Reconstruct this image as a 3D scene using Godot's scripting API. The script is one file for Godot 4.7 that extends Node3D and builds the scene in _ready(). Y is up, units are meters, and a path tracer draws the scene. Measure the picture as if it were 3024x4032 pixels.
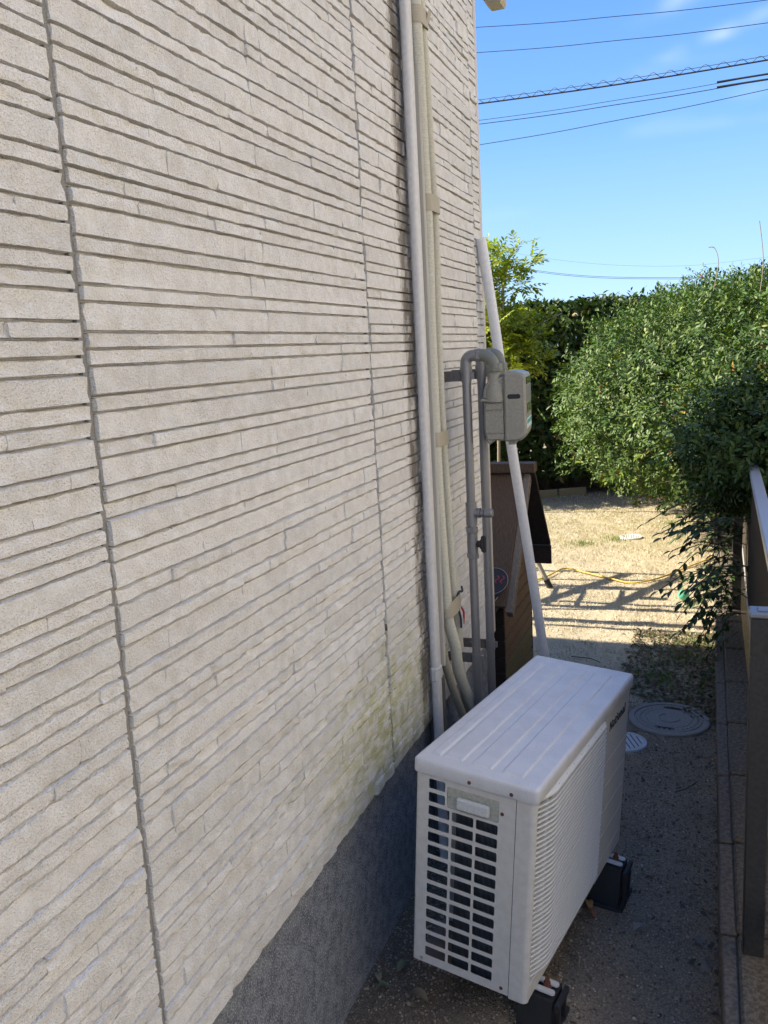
extends Node3D

# ---------------------------------------------------------------- helpers
var used := {}
var rng := RandomNumberGenerator.new()
var noise := FastNoiseLite.new()
var noise2 := FastNoiseLite.new()
var TEX := {}

func numbered(n: String, parent: Node) -> String:
	var key := str(parent.get_instance_id()) + "/" + n
	if not used.has(key):
		used[key] = 0
		return n
	used[key] += 1
	return "%s_%03d" % [n, used[key]]

func tag(o: Node, label: String, category: String, group := "", kind := "") -> void:
	o.set_meta("label", label)
	o.set_meta("category", category)
	if group != "":
		o.set_meta("group", group)
	if kind != "":
		o.set_meta("kind", kind)

func thing(n: String, label: String, category: String, at := Vector3.ZERO, group := "") -> Node3D:
	var o := Node3D.new()
	o.name = numbered(n, self)
	add_child(o, true)
	o.position = at
	tag(o, label, category, group)
	return o

func put(n: String, mesh: Mesh, m: Material, parent: Node = self, xf := Transform3D.IDENTITY) -> MeshInstance3D:
	var o := MeshInstance3D.new()
	o.name = numbered(n, parent)
	o.mesh = mesh
	o.material_override = m
	parent.add_child(o, true)
	o.transform = xf
	return o

func obj(n: String, st: SurfaceTool, m: Material, parent: Node = self, xf := Transform3D.IDENTITY) -> MeshInstance3D:
	st.generate_normals()
	return put(n, st.commit(), m, parent, xf)

func ST() -> SurfaceTool:
	var st := SurfaceTool.new()
	st.begin(Mesh.PRIMITIVE_TRIANGLES)
	st.set_smooth_group(-1)
	st.set_color(Color.WHITE)
	return st

# one triangle, turned so that its front looks along out
func tri(st: SurfaceTool, a: Vector3, b: Vector3, c: Vector3, out: Vector3) -> void:
	if (a - c).cross(a - b).dot(out) < 0.0:
		st.add_vertex(a); st.add_vertex(c); st.add_vertex(b)
	else:
		st.add_vertex(a); st.add_vertex(b); st.add_vertex(c)

func quad(st: SurfaceTool, a: Vector3, b: Vector3, c: Vector3, d: Vector3, out: Vector3) -> void:
	tri(st, a, b, c, out)
	tri(st, a, c, d, out)

func box(st: SurfaceTool, lo: Vector3, hi: Vector3, c := 0.0, xf := Transform3D.IDENTITY) -> void:
	st.set_smooth_group(-1)
	var h := ((hi - lo) * 0.5).abs()
	var o := (hi + lo) * 0.5
	c = minf(c, minf(h.x, minf(h.y, h.z)) * 0.98)
	for ax in 3:
		var u := (ax + 1) % 3
		var v := (ax + 2) % 3
		for s in [-1.0, 1.0]:
			var p := []
			for q in [[-1, -1], [1, -1], [1, 1], [-1, 1]]:
				var w := Vector3.ZERO
				w[ax] = s * h[ax]
				w[u] = q[0] * (h[u] - c)
				w[v] = q[1] * (h[v] - c)
				p.append(xf * (o + w))
			var n := Vector3.ZERO
			n[ax] = s
			quad(st, p[0], p[1], p[2], p[3], xf.basis * n)
	if c <= 0.0:
		return
	for ax in 3:
		var u := (ax + 1) % 3
		var v := (ax + 2) % 3
		for su in [-1.0, 1.0]:
			for sv in [-1.0, 1.0]:
				var a := Vector3.ZERO
				a[ax] = -(h[ax] - c); a[u] = su * h[u]; a[v] = sv * (h[v] - c)
				var b := a
				b[ax] = h[ax] - c
				var e := b
				e[u] = su * (h[u] - c); e[v] = sv * h[v]
				var f := e
				f[ax] = -(h[ax] - c)
				var n := Vector3.ZERO
				n[u] = su; n[v] = sv
				quad(st, xf * (o + a), xf * (o + b), xf * (o + e), xf * (o + f), xf.basis * n)
	for sx in [-1.0, 1.0]:
		for sy in [-1.0, 1.0]:
			for sz in [-1.0, 1.0]:
				var s := Vector3(sx, sy, sz)
				var k := h - Vector3(c, c, c)
				tri(st, xf * (o + s * Vector3(h.x, k.y, k.z)), xf * (o + s * Vector3(k.x, h.y, k.z)), xf * (o + s * Vector3(k.x, k.y, h.z)), xf.basis * s)

func frame_of(d: Vector3) -> Basis:
	var y := d.normalized()
	var x := (Vector3.RIGHT if absf(y.x) < 0.9 else Vector3.BACK).cross(y).normalized()
	return Basis(x, y, x.cross(y))

# a round tube through points; r is one radius or one for each point
func tube(st: SurfaceTool, pts: Array, r, segs := 12, caps := true) -> void:
	st.set_smooth_group(1)
	var n := pts.size()
	var rings := []
	var fx := Vector3.ZERO
	for i in n:
		var d: Vector3 = (pts[mini(i + 1, n - 1)] - pts[maxi(i - 1, 0)]).normalized()
		if i == 0:
			fx = frame_of(d).x
		fx = (fx - d * fx.dot(d)).normalized()
		var fz := fx.cross(d)
		var rr: float = r[i] if r is Array else r
		var ring := []
		for k in segs:
			var t := TAU * k / segs
			ring.append(pts[i] + (fx * cos(t) + fz * sin(t)) * rr)
		rings.append(ring)
	for i in n - 1:
		for k in segs:
			var k2 := (k + 1) % segs
			var mid: Vector3 = (rings[i][k] + rings[i + 1][k2]) * 0.5
			quad(st, rings[i][k], rings[i + 1][k], rings[i + 1][k2], rings[i][k2], mid - (pts[i] + pts[i + 1]) * 0.5)
	if caps:
		st.set_smooth_group(-1)
		for e in [0, n - 1]:
			var d: Vector3 = pts[0] - pts[1] if e == 0 else pts[n - 1] - pts[n - 2]
			for k in segs:
				tri(st, pts[e], rings[e][k], rings[e][(k + 1) % segs], d)

# turned profile: [radius, height] pairs about the y axis of xf
func lathe(st: SurfaceTool, xf: Transform3D, prof: Array, segs := 24, smooth := false) -> void:
	st.set_smooth_group(2 if smooth else -1)
	for i in prof.size() - 1:
		for k in segs:
			var t := TAU * k / segs
			var t2 := TAU * (k + 1) / segs
			var a := Vector3(cos(t) * prof[i][0], prof[i][1], sin(t) * prof[i][0])
			var b := Vector3(cos(t2) * prof[i][0], prof[i][1], sin(t2) * prof[i][0])
			var c := Vector3(cos(t2) * prof[i + 1][0], prof[i + 1][1], sin(t2) * prof[i + 1][0])
			var d := Vector3(cos(t) * prof[i + 1][0], prof[i + 1][1], sin(t) * prof[i + 1][0])
			var dr: float = prof[i + 1][0] - prof[i][0]
			var dy: float = prof[i + 1][1] - prof[i][1]
			var out := Vector3(cos((t + t2) / 2) * dy, -dr, sin((t + t2) / 2) * dy)
			if prof[i][0] > 1e-6:
				tri(st, xf * a, xf * b, xf * c, xf.basis * out)
			if prof[i + 1][0] > 1e-6:
				tri(st, xf * a, xf * c, xf * d, xf.basis * out)

# a polygon in the xy plane of xf pulled along its z from z0 to z1
func prism(st: SurfaceTool, poly: PackedVector2Array, z0: float, z1: float, xf := Transform3D.IDENTITY) -> void:
	st.set_smooth_group(-1)
	var idx := Geometry2D.triangulate_polygon(poly)
	for z in [z0, z1]:
		var n := Vector3(0, 0, signf(z - (z0 + z1) * 0.5))
		for i in range(0, idx.size(), 3):
			tri(st, xf * Vector3(poly[idx[i]].x, poly[idx[i]].y, z), xf * Vector3(poly[idx[i + 1]].x, poly[idx[i + 1]].y, z), xf * Vector3(poly[idx[i + 2]].x, poly[idx[i + 2]].y, z), xf.basis * n)
	var cw := Geometry2D.is_polygon_clockwise(poly)
	for i in poly.size():
		var a := poly[i]
		var b := poly[(i + 1) % poly.size()]
		var e := (b - a).normalized()
		var o := Vector3(e.y, -e.x, 0) * (-1.0 if cw else 1.0)
		quad(st, xf * Vector3(a.x, a.y, z0), xf * Vector3(b.x, b.y, z0), xf * Vector3(b.x, b.y, z1), xf * Vector3(a.x, a.y, z1), xf.basis * o)

func rrect(x0: float, y0: float, x1: float, y1: float, r: float, n := 4) -> PackedVector2Array:
	var p := PackedVector2Array()
	for q in [[x1 - r, y0 + r, -PI / 2], [x1 - r, y1 - r, 0.0], [x0 + r, y1 - r, PI / 2], [x0 + r, y0 + r, PI]]:
		for i in n + 1:
			var t: float = q[2] + PI / 2 * i / n
			p.append(Vector2(q[0] + cos(t) * r, q[1] + sin(t) * r))
	return p

func catmull(p: Array, n := 6) -> Array:
	var out := []
	for i in p.size() - 1:
		var a: Vector3 = p[maxi(i - 1, 0)]
		var b: Vector3 = p[i]
		var c: Vector3 = p[i + 1]
		var d: Vector3 = p[mini(i + 2, p.size() - 1)]
		for k in n:
			out.append(b.cubic_interpolate(c, a, d, float(k) / n))
	out.append(p[-1])
	return out

# ---------------------------------------------------------------- textures and materials
func field(seed_: int, freq: float, oct: int, size := 512, type := FastNoiseLite.TYPE_SIMPLEX_SMOOTH) -> PackedByteArray:
	var n := FastNoiseLite.new()
	n.seed = seed_
	n.noise_type = type
	n.frequency = freq
	n.fractal_octaves = oct
	n.fractal_type = FastNoiseLite.FRACTAL_FBM if oct > 1 else FastNoiseLite.FRACTAL_NONE
	return n.get_seamless_image(size, size, false, false, 0.15).get_data()

func grey(data: PackedByteArray, size := 512) -> Image:
	return Image.create_from_data(size, size, false, Image.FORMAT_L8, data)

func normal_tex(data: PackedByteArray, strength: float, size := 512) -> ImageTexture:
	var im := grey(data, size)
	im.convert(Image.FORMAT_RGBA8)
	im.bump_map_to_normal_map(strength)
	return ImageTexture.create_from_image(im)

# colours are linear; blends a to b by field f, then puts specks of the third colour where field g is beyond a threshold
func color_tex(f: PackedByteArray, a: Color, b: Color, g: PackedByteArray, spec: Color, limit: float, share: float, lo := 0.3, hi := 0.7, size := 512) -> ImageTexture:
	var out := PackedByteArray()
	out.resize(size * size * 3)
	for i in size * size:
		var t := clampf((f[i] / 255.0 - lo) / (hi - lo), 0.0, 1.0)
		var c := a.lerp(b, t)
		var s := clampf((g[i] / 255.0 - limit) * 14.0, 0.0, 1.0) * share
		c = c.lerp(spec, s).linear_to_srgb()
		out[i * 3] = int(clampf(c.r, 0, 1) * 255.0)
		out[i * 3 + 1] = int(clampf(c.g, 0, 1) * 255.0)
		out[i * 3 + 2] = int(clampf(c.b, 0, 1) * 255.0)
	return ImageTexture.create_from_image(Image.create_from_data(size, size, false, Image.FORMAT_RGB8, out))

func mat(c: Color, rough := 0.6, metal := 0.0) -> StandardMaterial3D:
	var m := StandardMaterial3D.new()
	m.albedo_color = c.linear_to_srgb()
	m.roughness = rough
	m.metallic = metal
	return m

func tmat(tex: Texture2D, per_m: float, rough := 0.8, nrm: Texture2D = null, nscale := 1.0, world := true) -> StandardMaterial3D:
	var m := StandardMaterial3D.new()
	m.albedo_texture = tex
	m.roughness = rough
	m.uv1_triplanar = true
	m.uv1_world_triplanar = world
	m.uv1_scale = Vector3.ONE * per_m
	if nrm:
		m.normal_enabled = true
		m.normal_texture = nrm
		m.normal_scale = nscale
	return m

func vmat(m: StandardMaterial3D) -> StandardMaterial3D:
	m.vertex_color_use_as_albedo = true
	return m

var M := {}

func make_materials() -> void:
	var f_big := field(11, 0.012, 4)
	var f_mid := field(12, 0.03, 4)
	var f_fine := field(13, 0.11, 3)
	var f_grain := field(14, 0.25, 2)
	var f_cell := field(15, 0.07, 1, 512, FastNoiseLite.TYPE_CELLULAR)
	# split-face siding: pale warm grey with tan and dark specks
	var rough_h := PackedByteArray()
	rough_h.resize(512 * 512)
	for i in 512 * 512:
		rough_h[i] = int(0.20 * f_mid[i] + 0.40 * f_fine[i] + 0.4 * f_grain[i])
	var f_mix := PackedByteArray()
	f_mix.resize(512 * 512)
	for i in 512 * 512:
		f_mix[i] = int(clampf(.4 * f_big[i] + .25 * f_mid[i] + .35 * f_fine[i], 0, 255))
	var n_rough := normal_tex(rough_h, 7.0)
	M.siding = vmat(tmat(color_tex(f_mix, Color(.70, .675, .63), Color(.84, .82, .785), f_grain, Color(.34, .28, .21), .70, .6), 2.6, .85, n_rough, .75))
	M.sealant = tmat(color_tex(f_fine, Color(.23, .225, .21), Color(.33, .32, .30), f_grain, Color(.07, .06, .05), .66, .8), 6.0, .8)
	M.render_wall = tmat(color_tex(f_mix, Color(.53, .50, .45), Color(.59, .56, .51), f_grain, Color(.3, .28, .25), .75, .4), 1.5, .9)
	M.trim = mat(Color(.62, .56, .50), .5)
	M.foundation = tmat(color_tex(f_mix, Color(.12, .128, .15), Color(.31, .325, .35), f_fine, Color(.58, .59, .60), .60, .6), 3.2, .95, n_rough, 1.4)
	M.roof = tmat(color_tex(f_mid, Color(.07, .07, .075), Color(.12, .12, .125), f_grain, Color(.05, .05, .05), .7, .5), 2.0, .8)
	M.soffit = mat(Color(.45, .40, .30), .6)
	M.ground = vmat(tmat(color_tex(f_fine, Color(.62, .60, .57), Color(1, 1, 1), f_cell, Color(.42, .40, .37), .55, .5), 2.2, .95, n_rough, 1.2))
	M.stone = vmat(mat(Color(1, 1, 1), .9))
	M.ac_white = tmat(color_tex(f_mid, Color(.56, .545, .505), Color(.61, .595, .56), f_grain, Color(.30, .28, .22), .78, .5), 2.5, .42)
	M.ac_lid = tmat(color_tex(f_big, Color(.60, .60, .605), Color(.65, .65, .655), f_grain, Color(.16, .15, .13), .80, .8), 2.0, .38)
	M.ac_grille = mat(Color(.72, .715, .69), .45)
	M.ac_handle = tmat(color_tex(f_mid, Color(.36, .365, .30), Color(.46, .465, .40), f_fine, Color(.30, .31, .22), .62, .6), 6.0, .6)
	M.ac_block = tmat(color_tex(f_mid, Color(.50, .51, .50), Color(.60, .61, .60), f_fine, Color(.40, .38, .33), .66, .5), 9.0, .8)
	M.dark = mat(Color(.02, .021, .023), .7)
	M.fin = mat(Color(.30, .31, .32), .5, .1)
	M.rust = tmat(color_tex(f_fine, Color(.10, .035, .02), Color(.20, .075, .035), f_grain, Color(.05, .02, .015), .6, .6), 30.0, .9, n_rough, 1.0)
	M.black = tmat(color_tex(f_fine, Color(.014, .014, .015), Color(.03, .03, .031), f_grain, Color(.09, .08, .07), .74, .5), 6.0, .6)
	M.ink = mat(Color(.022, .022, .025), .6)
	M.pvc = tmat(color_tex(f_mid, Color(.60, .585, .565), Color(.67, .655, .635), f_grain, Color(.35, .34, .32), .78, .4), 3.0, .45)
	M.pvc_old = mat(Color(.50, .47, .40), .6)
	M.white_pipe = tmat(color_tex(f_mid, Color(.70, .705, .72), Color(.77, .775, .785), f_grain, Color(.45, .45, .44), .80, .4), 3.0, .4)
	M.foam = vmat(tmat(color_tex(f_mid, Color(.60, .575, .47), Color(.70, .675, .56), f_grain, Color(.38, .36, .26), .70, .4), 6.0, .9))
	M.foam_old = vmat(tmat(color_tex(f_mid, Color(.36, .33, .25), Color(.47, .43, .33), f_fine, Color(.20, .17, .12), .60, .5), 8.0, .95))
	M.tape = tmat(color_tex(f_fine, Color(.40, .35, .26), Color(.52, .47, .36), f_grain, Color(.25, .21, .15), .66, .5), 12.0, .75)
	M.galv = tmat(color_tex(f_fine, Color(.23, .23, .24), Color(.33, .33, .34), f_grain, Color(.20, .20, .205), .68, .5), 7.0, .42, null, 1.0)
	M.galv.metallic = 0.55
	M.galv_dark = tmat(color_tex(f_fine, Color(.10, .10, .10), Color(.19, .185, .18), f_grain, Color(.16, .08, .05), .66, .6), 9.0, .6)
	M.galv_dark.metallic = 0.3
	M.meter = tmat(color_tex(f_mid, Color(.27, .255, .215), Color(.31, .295, .25), f_grain, Color(.3, .28, .23), .78, .4), 5.0, .42)
	M.meter_body = tmat(color_tex(f_mid, Color(.26, .25, .205), Color(.32, .31, .26), f_fine, Color(.30, .28, .22), .68, .5), 7.0, .5)
	M.meter_cast = mat(Color(.17, .18, .155), .5)
	M.teal = mat(Color(.05, .36, .34), .4)
	M.label_white = mat(Color(.70, .73, .70), .4)
	M.screen = mat(Color(.03, .032, .03), .08)
	var grain := PackedByteArray()
	grain.resize(512 * 512)
	for y in 512:
		for x in 512:
			grain[y * 512 + x] = f_fine[(y * 8 % 512) * 512 + (x / 4)]
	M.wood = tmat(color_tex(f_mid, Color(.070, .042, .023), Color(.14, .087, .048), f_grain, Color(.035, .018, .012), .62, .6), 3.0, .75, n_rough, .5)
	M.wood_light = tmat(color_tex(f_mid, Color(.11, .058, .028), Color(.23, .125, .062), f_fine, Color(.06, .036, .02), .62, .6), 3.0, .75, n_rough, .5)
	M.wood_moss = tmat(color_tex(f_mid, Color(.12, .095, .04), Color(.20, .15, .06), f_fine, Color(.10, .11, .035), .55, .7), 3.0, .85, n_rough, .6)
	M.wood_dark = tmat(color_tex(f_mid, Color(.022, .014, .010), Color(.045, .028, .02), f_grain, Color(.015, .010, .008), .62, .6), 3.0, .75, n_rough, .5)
	M.wood_grey = tmat(color_tex(f_mid, Color(.20, .16, .125), Color(.33, .275, .22), f_fine, Color(.07, .055, .04), .55, .8), 5.0, .9, n_rough, 1.2)
	M.wood.uv1_scale = Vector3(16, 2.2, 3)
	for w in [M.wood_light, M.wood_moss, M.wood_dark]:
		w.uv1_scale = Vector3(2.2, 18, 2.2)
	M.wood_grey.uv1_scale = Vector3(26, 3, 3)
	M.board = mat(Color(.26, .22, .13), .85)
	M.concrete = tmat(color_tex(f_mid, Color(.10, .083, .063), Color(.19, .16, .122), f_fine, Color(.05, .042, .032), .58, .6), 4.0, .95, n_rough, 1.2)
	M.concrete_dark = tmat(color_tex(f_mid, Color(.125, .106, .084), Color(.20, .172, .138), f_fine, Color(.06, .055, .05), .62, .5), 4.0, .95, n_rough, 1.0)
	M.concrete_pale = tmat(color_tex(f_mid, Color(.27, .25, .22), Color(.36, .335, .30), f_fine, Color(.16, .14, .12), .62, .5), 4.0, .9, n_rough, .8)
	M.cover = tmat(color_tex(f_fine, Color(.25, .24, .22), Color(.37, .355, .325), f_cell, Color(.12, .115, .10), .52, .7), 7.0, .9, n_rough, .8)
	M.cover_pale = tmat(color_tex(f_fine, Color(.50, .52, .54), Color(.60, .62, .63), f_cell, Color(.30, .29, .27), .60, .5), 8.0, .7)
	M.fence = tmat(color_tex(f_mid, Color(.030, .029, .027), Color(.042, .040, .038), f_grain, Color(.05, .045, .04), .70, .4), 4.0, .45)
	M.fence_panel = mat(Color(.10, .086, .068), .5)
	M.alu = mat(Color(.52, .54, .58), .32, .35)
	M.alu_dull = mat(Color(.40, .38, .34), .45, .4)
	M.ball = mat(Color(.10, .42, .30), .4)
	M.rope = mat(Color(.62, .43, .06), .6)
	M.hose_wire = mat(Color(.05, .05, .055), .6)
	M.wire_red = mat(Color(.45, .02, .03), .5)
	M.wire_white = mat(Color(.75, .73, .68), .5)
	M.bark = tmat(color_tex(f_mid, Color(.07, .055, .04), Color(.13, .10, .075), f_grain, Color(.03, .025, .02), .6, .5), 8.0, .9)
	M.bark_pale = mat(Color(.28, .23, .16), .8)
	M.leaf = vmat(mat(Color(1, 1, 1), .46))
	M.leaf.metallic_specular = .35
	M.leaf.backlight_enabled = true
	M.leaf.backlight = Color(.5, .56, .22)
	M.leaf_soft = vmat(mat(Color(1, 1, 1), .5))
	M.leaf_soft.backlight_enabled = true
	M.leaf_soft.backlight = Color(.85, .9, .3)
	M.dry = vmat(mat(Color(1, 1, 1), .8))
	M.plaque = mat(Color(.035, .03, .033), .6)
	M.pink = mat(Color(.30, .06, .09), .7)

# ---------------------------------------------------------------- leaves
var leaf_mesh: ArrayMesh
var blade_mesh: ArrayMesh
var pebble_mesh: ArrayMesh

func make_small_meshes() -> void:
	var st := ST()
	st.set_smooth_group(1)
	# a leaf one unit long along +y, folded a little along its midrib and bent back at its tip
	var mid := [Vector3(0, 0, 0), Vector3(0, .35, .02), Vector3(0, .7, 0), Vector3(0, 1, -.10)]
	var wide := [0.0, .19, .16, 0.0]
	for s in [-1.0, 1.0]:
		for i in 3:
			var a: Vector3 = mid[i]
			var b: Vector3 = mid[i + 1]
			var c := b + Vector3(s * wide[i + 1], 0, wide[i + 1] * .3)
			var d := a + Vector3(s * wide[i], 0, wide[i] * .3)
			if i < 2:
				tri(st, a, b, c, Vector3.BACK)
			if i > 0:
				tri(st, a, c if i < 2 else b, d, Vector3.BACK)
	st.generate_normals()
	leaf_mesh = st.commit()
	st = ST()
	tri(st, Vector3(-.06, 0, 0), Vector3(.06, 0, 0), Vector3(.02, .6, .1), Vector3.BACK)
	tri(st, Vector3(-.06, 0, 0), Vector3(.02, .6, .1), Vector3(-.02, .6, .1), Vector3.BACK)
	tri(st, Vector3(-.02, .6, .1), Vector3(.02, .6, .1), Vector3(.1, 1, .35), Vector3.BACK)
	st.generate_normals()
	blade_mesh = st.commit()
	st = ST()
	lathe(st, Transform3D.IDENTITY, [[0, -.35], [.42, -.2], [.5, .05], [.3, .32], [0, .38]], 6)
	st.generate_normals()
	pebble_mesh = st.commit()

func scatter(n: String, mesh: Mesh, m: Material, xfs: Array, cols: Array, parent: Node = self) -> MultiMeshInstance3D:
	var mm := MultiMesh.new()
	mm.transform_format = MultiMesh.TRANSFORM_3D
	mm.use_colors = true
	mm.mesh = mesh
	mm.instance_count = xfs.size()
	for i in xfs.size():
		mm.set_instance_transform(i, xfs[i])
		mm.set_instance_color(i, cols[i])
	var o := MultiMeshInstance3D.new()
	o.name = numbered(n, parent)
	o.multimesh = mm
	o.material_override = m
	o.set_meta("kind", "stuff")
	parent.add_child(o, true)
	return o

func rand_unit() -> Vector3:
	var z := rng.randf_range(-1, 1)
	var t := rng.randf_range(0, TAU)
	var r := sqrt(1 - z * z)
	return Vector3(r * cos(t), z, r * sin(t))

# a leaf at p that grows roughly along dir, its face turned roughly to up
func leaf_xf(p: Vector3, dir: Vector3, up: Vector3, l: float, w := 1.0) -> Transform3D:
	var y := dir.normalized()
	var x := y.cross(up)
	if x.length() < 0.05:
		x = y.cross(Vector3.RIGHT)
	x = x.normalized()
	return Transform3D(Basis(x * l * w, y * l, x.cross(y) * l), p)

func tint(c: Color, v: float) -> Color:
	var k := 1.0 + rng.randf_range(-v, v)
	return Color(c.r * k * rng.randf_range(.9, 1.1), c.g * k, c.b * k * rng.randf_range(.85, 1.15))

# ================================================================ scene
const W_BASE := .469         # bottom of the siding
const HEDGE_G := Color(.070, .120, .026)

func _ready() -> void:
	rng.seed = 77
	noise.seed = 5
	noise.frequency = 1.0
	noise2.seed = 9
	noise2.frequency = 1.0
	# camera
	var cam := Camera3D.new()
	cam.name = "camera"
	cam.fov = 62.325
	cam.near = 0.05
	cam.far = 900.0
	cam.transform = Transform3D(Basis(Vector3(.934143, -.05533, -.352584), Vector3(-.013722, .981612, -.190395), Vector3(.356635, .182695, .916206)), Vector3(.794, 1.59, 0))
	add_child(cam)
	cam.current = true
	# sky, exposure, sun
	var env := Environment.new()
	env.background_mode = Environment.BG_SKY
	var sky := Sky.new()
	var sm := PanoramaSkyMaterial.new()
	sm.panorama = sky_image()
	sky.sky_material = sm
	env.sky = sky
	env.background_energy_multiplier = 0.46
	env.tonemap_mode = Environment.TONE_MAPPER_LINEAR
	env.tonemap_exposure = 3.05
	env.sdfgi_enabled = true
	env.ssao_enabled = true
	env.ssil_enabled = true
	var we := WorldEnvironment.new()
	we.name = "world_environment"
	we.environment = env
	add_child(we)
	var sun := DirectionalLight3D.new()
	sun.name = "sun"
	sun.light_energy = 1.35
	sun.light_color = Color(1.0, .95, .85)
	sun.light_angular_distance = 0.5
	sun.shadow_enabled = true
	add_child(sun)
	sun.look_at_from_position(Vector3.ZERO, Vector3(1.0, -0.74, -0.10), Vector3.UP)
	make_materials()
	make_small_meshes()
	build_ground()
	build_house()
	build_added_neighbour()
	build_block_wall()
	build_fence()
	build_hedges()
	build_kennel()
	build_ac()
	build_pipes()
	build_meter()
	build_small_things()
	build_wires()
	build_litter()

func sky_image() -> ImageTexture:
	var w := 1024
	var h := 512
	var im := Image.create(w, h, false, Image.FORMAT_RGBF)
	var n := FastNoiseLite.new()
	n.seed = 4
	n.frequency = 1.0
	n.fractal_octaves = 5
	var keys := [[-0.1, Color(.52, .76, .92)], [0.0, Color(.55, .78, .97)], [0.10, Color(.37, .62, .95)], [0.22, Color(.205, .44, .91)], [0.38, Color(.115, .30, .80)], [0.6, Color(.10, .27, .76)], [1.0, Color(.09, .24, .66)]]
	var to_sun := Vector3(-1.0, .74, .10).normalized()
	for y in h:
		var el := (0.5 - (y + 0.5) / h) * PI
		var s := sin(el)
		var c := Color(.20, .18, .15)
		if s > -0.02:
			for i in keys.size() - 1:
				if s >= keys[i][0]:
					var t: float = clampf((s - keys[i][0]) / (keys[i + 1][0] - keys[i][0]), 0, 1)
					var c0: Color = keys[i][1]
					c = c0.lerp(keys[i + 1][1], t)
		for x in w:
			var az := ((x + 0.5) / w) * TAU
			var d := Vector3(sin(az) * cos(el), s, -cos(az) * cos(el))
			var o := c
			if s > -0.02:
				var g := maxf(0.0, d.dot(to_sun))
				o = o + Color(1.0, .95, .85) * (0.9 * pow(g, 14.0) + 0.25 * pow(g, 3.0))
				var p := Vector3(d.x / (s + .18), 0, d.z / (s + .18))
				var cl := n.get_noise_3d(p.x * 1.1 + 3.0, 0.0, p.z * 3.2) * .5 + n.get_noise_3d(p.x * .5, 5.0, p.z * .7)
				cl = clampf((cl - .16) * 1.6, 0.0, 0.7) * clampf(s * 5.0 - .6, 0.0, 1.0)
				# two thin wisps high on the right
				for q in [[-.03, -1.86, .09, .030], [.02, -2.04, .15, .018]]:
					var wx: float = (p.x - q[0]) * .86 + (p.z - q[1]) * .5
					var wz: float = (p.z - q[1]) * .86 - (p.x - q[0]) * .5
					var e := exp(-pow(wx / q[2], 2.0) - pow(wz / q[3], 2.0))
					cl = maxf(cl, e * (.30 + .55 * n.get_noise_3d(p.x * 14.0, 2.0, p.z * 14.0)))
				o = o.lerp(Color(.85, .92, 1.05), clampf(cl, 0.0, .7))
			im.set_pixel(x, y, o)
	return ImageTexture.create_from_image(im)

# ---------------------------------------------------------------- ground
func ground_y(x: float, z: float) -> float:
	var mound := .072 * exp(-pow((x - .40) / .20, 2.0) - pow((z + 1.74) / .17, 2.0))
	return mound + noise.get_noise_2d(x * 2.1, z * 2.1) * .006 + noise.get_noise_2d(x * 7.0, z * 7.0) * .005

func build_ground() -> void:
	var xs := [-300.0, -80.0, -25.0, -9.0, -5.0, -3.0]
	var v := -2.0
	while v < 1.2:
		xs.append(v)
		v += .04
	xs.append_array([1.6, 2.5, 4.0, 9.0, 25.0, 80.0, 300.0])
	var zs := [-400.0, -120.0, -45.0, -20.0, -13.0]
	v = -11.0
	while v < -1.0:
		zs.append(v)
		v += .045
	zs.append_array([-.8, 0.0, 2.0, 6.0, 20.0, 80.0, 300.0])
	var st := ST()
	st.set_smooth_group(1)
	var nx := xs.size()
	for j in zs.size():
		for i in nx:
			var x: float = xs[i]
			var z: float = zs[j]
			var near := absf(x) < 2.1 and z > -11.1 and z < -.9
			var n := noise2.get_noise_2d(x * 1.7, z * 1.7)
			var n2 := noise2.get_noise_2d(x * 5.0 + 9, z * 5.0)
			var lawn := smoothstep(-3.5, -4.2, z + n * .3 + n2 * .12)
			var gravel := Color(.20, .165, .122).lerp(Color(.26, .212, .152), clampf(.5 + n2, 0, 1))
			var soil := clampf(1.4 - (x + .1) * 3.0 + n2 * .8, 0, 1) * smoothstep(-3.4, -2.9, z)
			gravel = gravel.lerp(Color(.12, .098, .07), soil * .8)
			var grass := Color(.52, .46, .345).lerp(Color(.44, .385, .275), clampf(.5 + n * 1.2, 0, 1))
			grass = grass.lerp(Color(.34, .31, .15), clampf(smoothstep(-6.3, -7.0, z) * (n2 * 1.4 + .35), 0, .7))
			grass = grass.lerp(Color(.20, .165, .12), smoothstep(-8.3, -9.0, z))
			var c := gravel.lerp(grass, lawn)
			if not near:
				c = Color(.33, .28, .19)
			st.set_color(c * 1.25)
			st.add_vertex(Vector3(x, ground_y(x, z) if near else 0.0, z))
	for j in zs.size() - 1:
		for i in nx - 1:
			var a := j * nx + i
			for q in [a, a + 1, a + nx + 1, a, a + nx + 1, a + nx]:
				st.add_index(q)
	st.generate_normals()
	var o := put("ground", st.commit(), M.ground)
	tag(o, "gravelly soil of the side yard turning into a dry tan lawn beyond the house corner", "ground", "", "structure")

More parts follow.
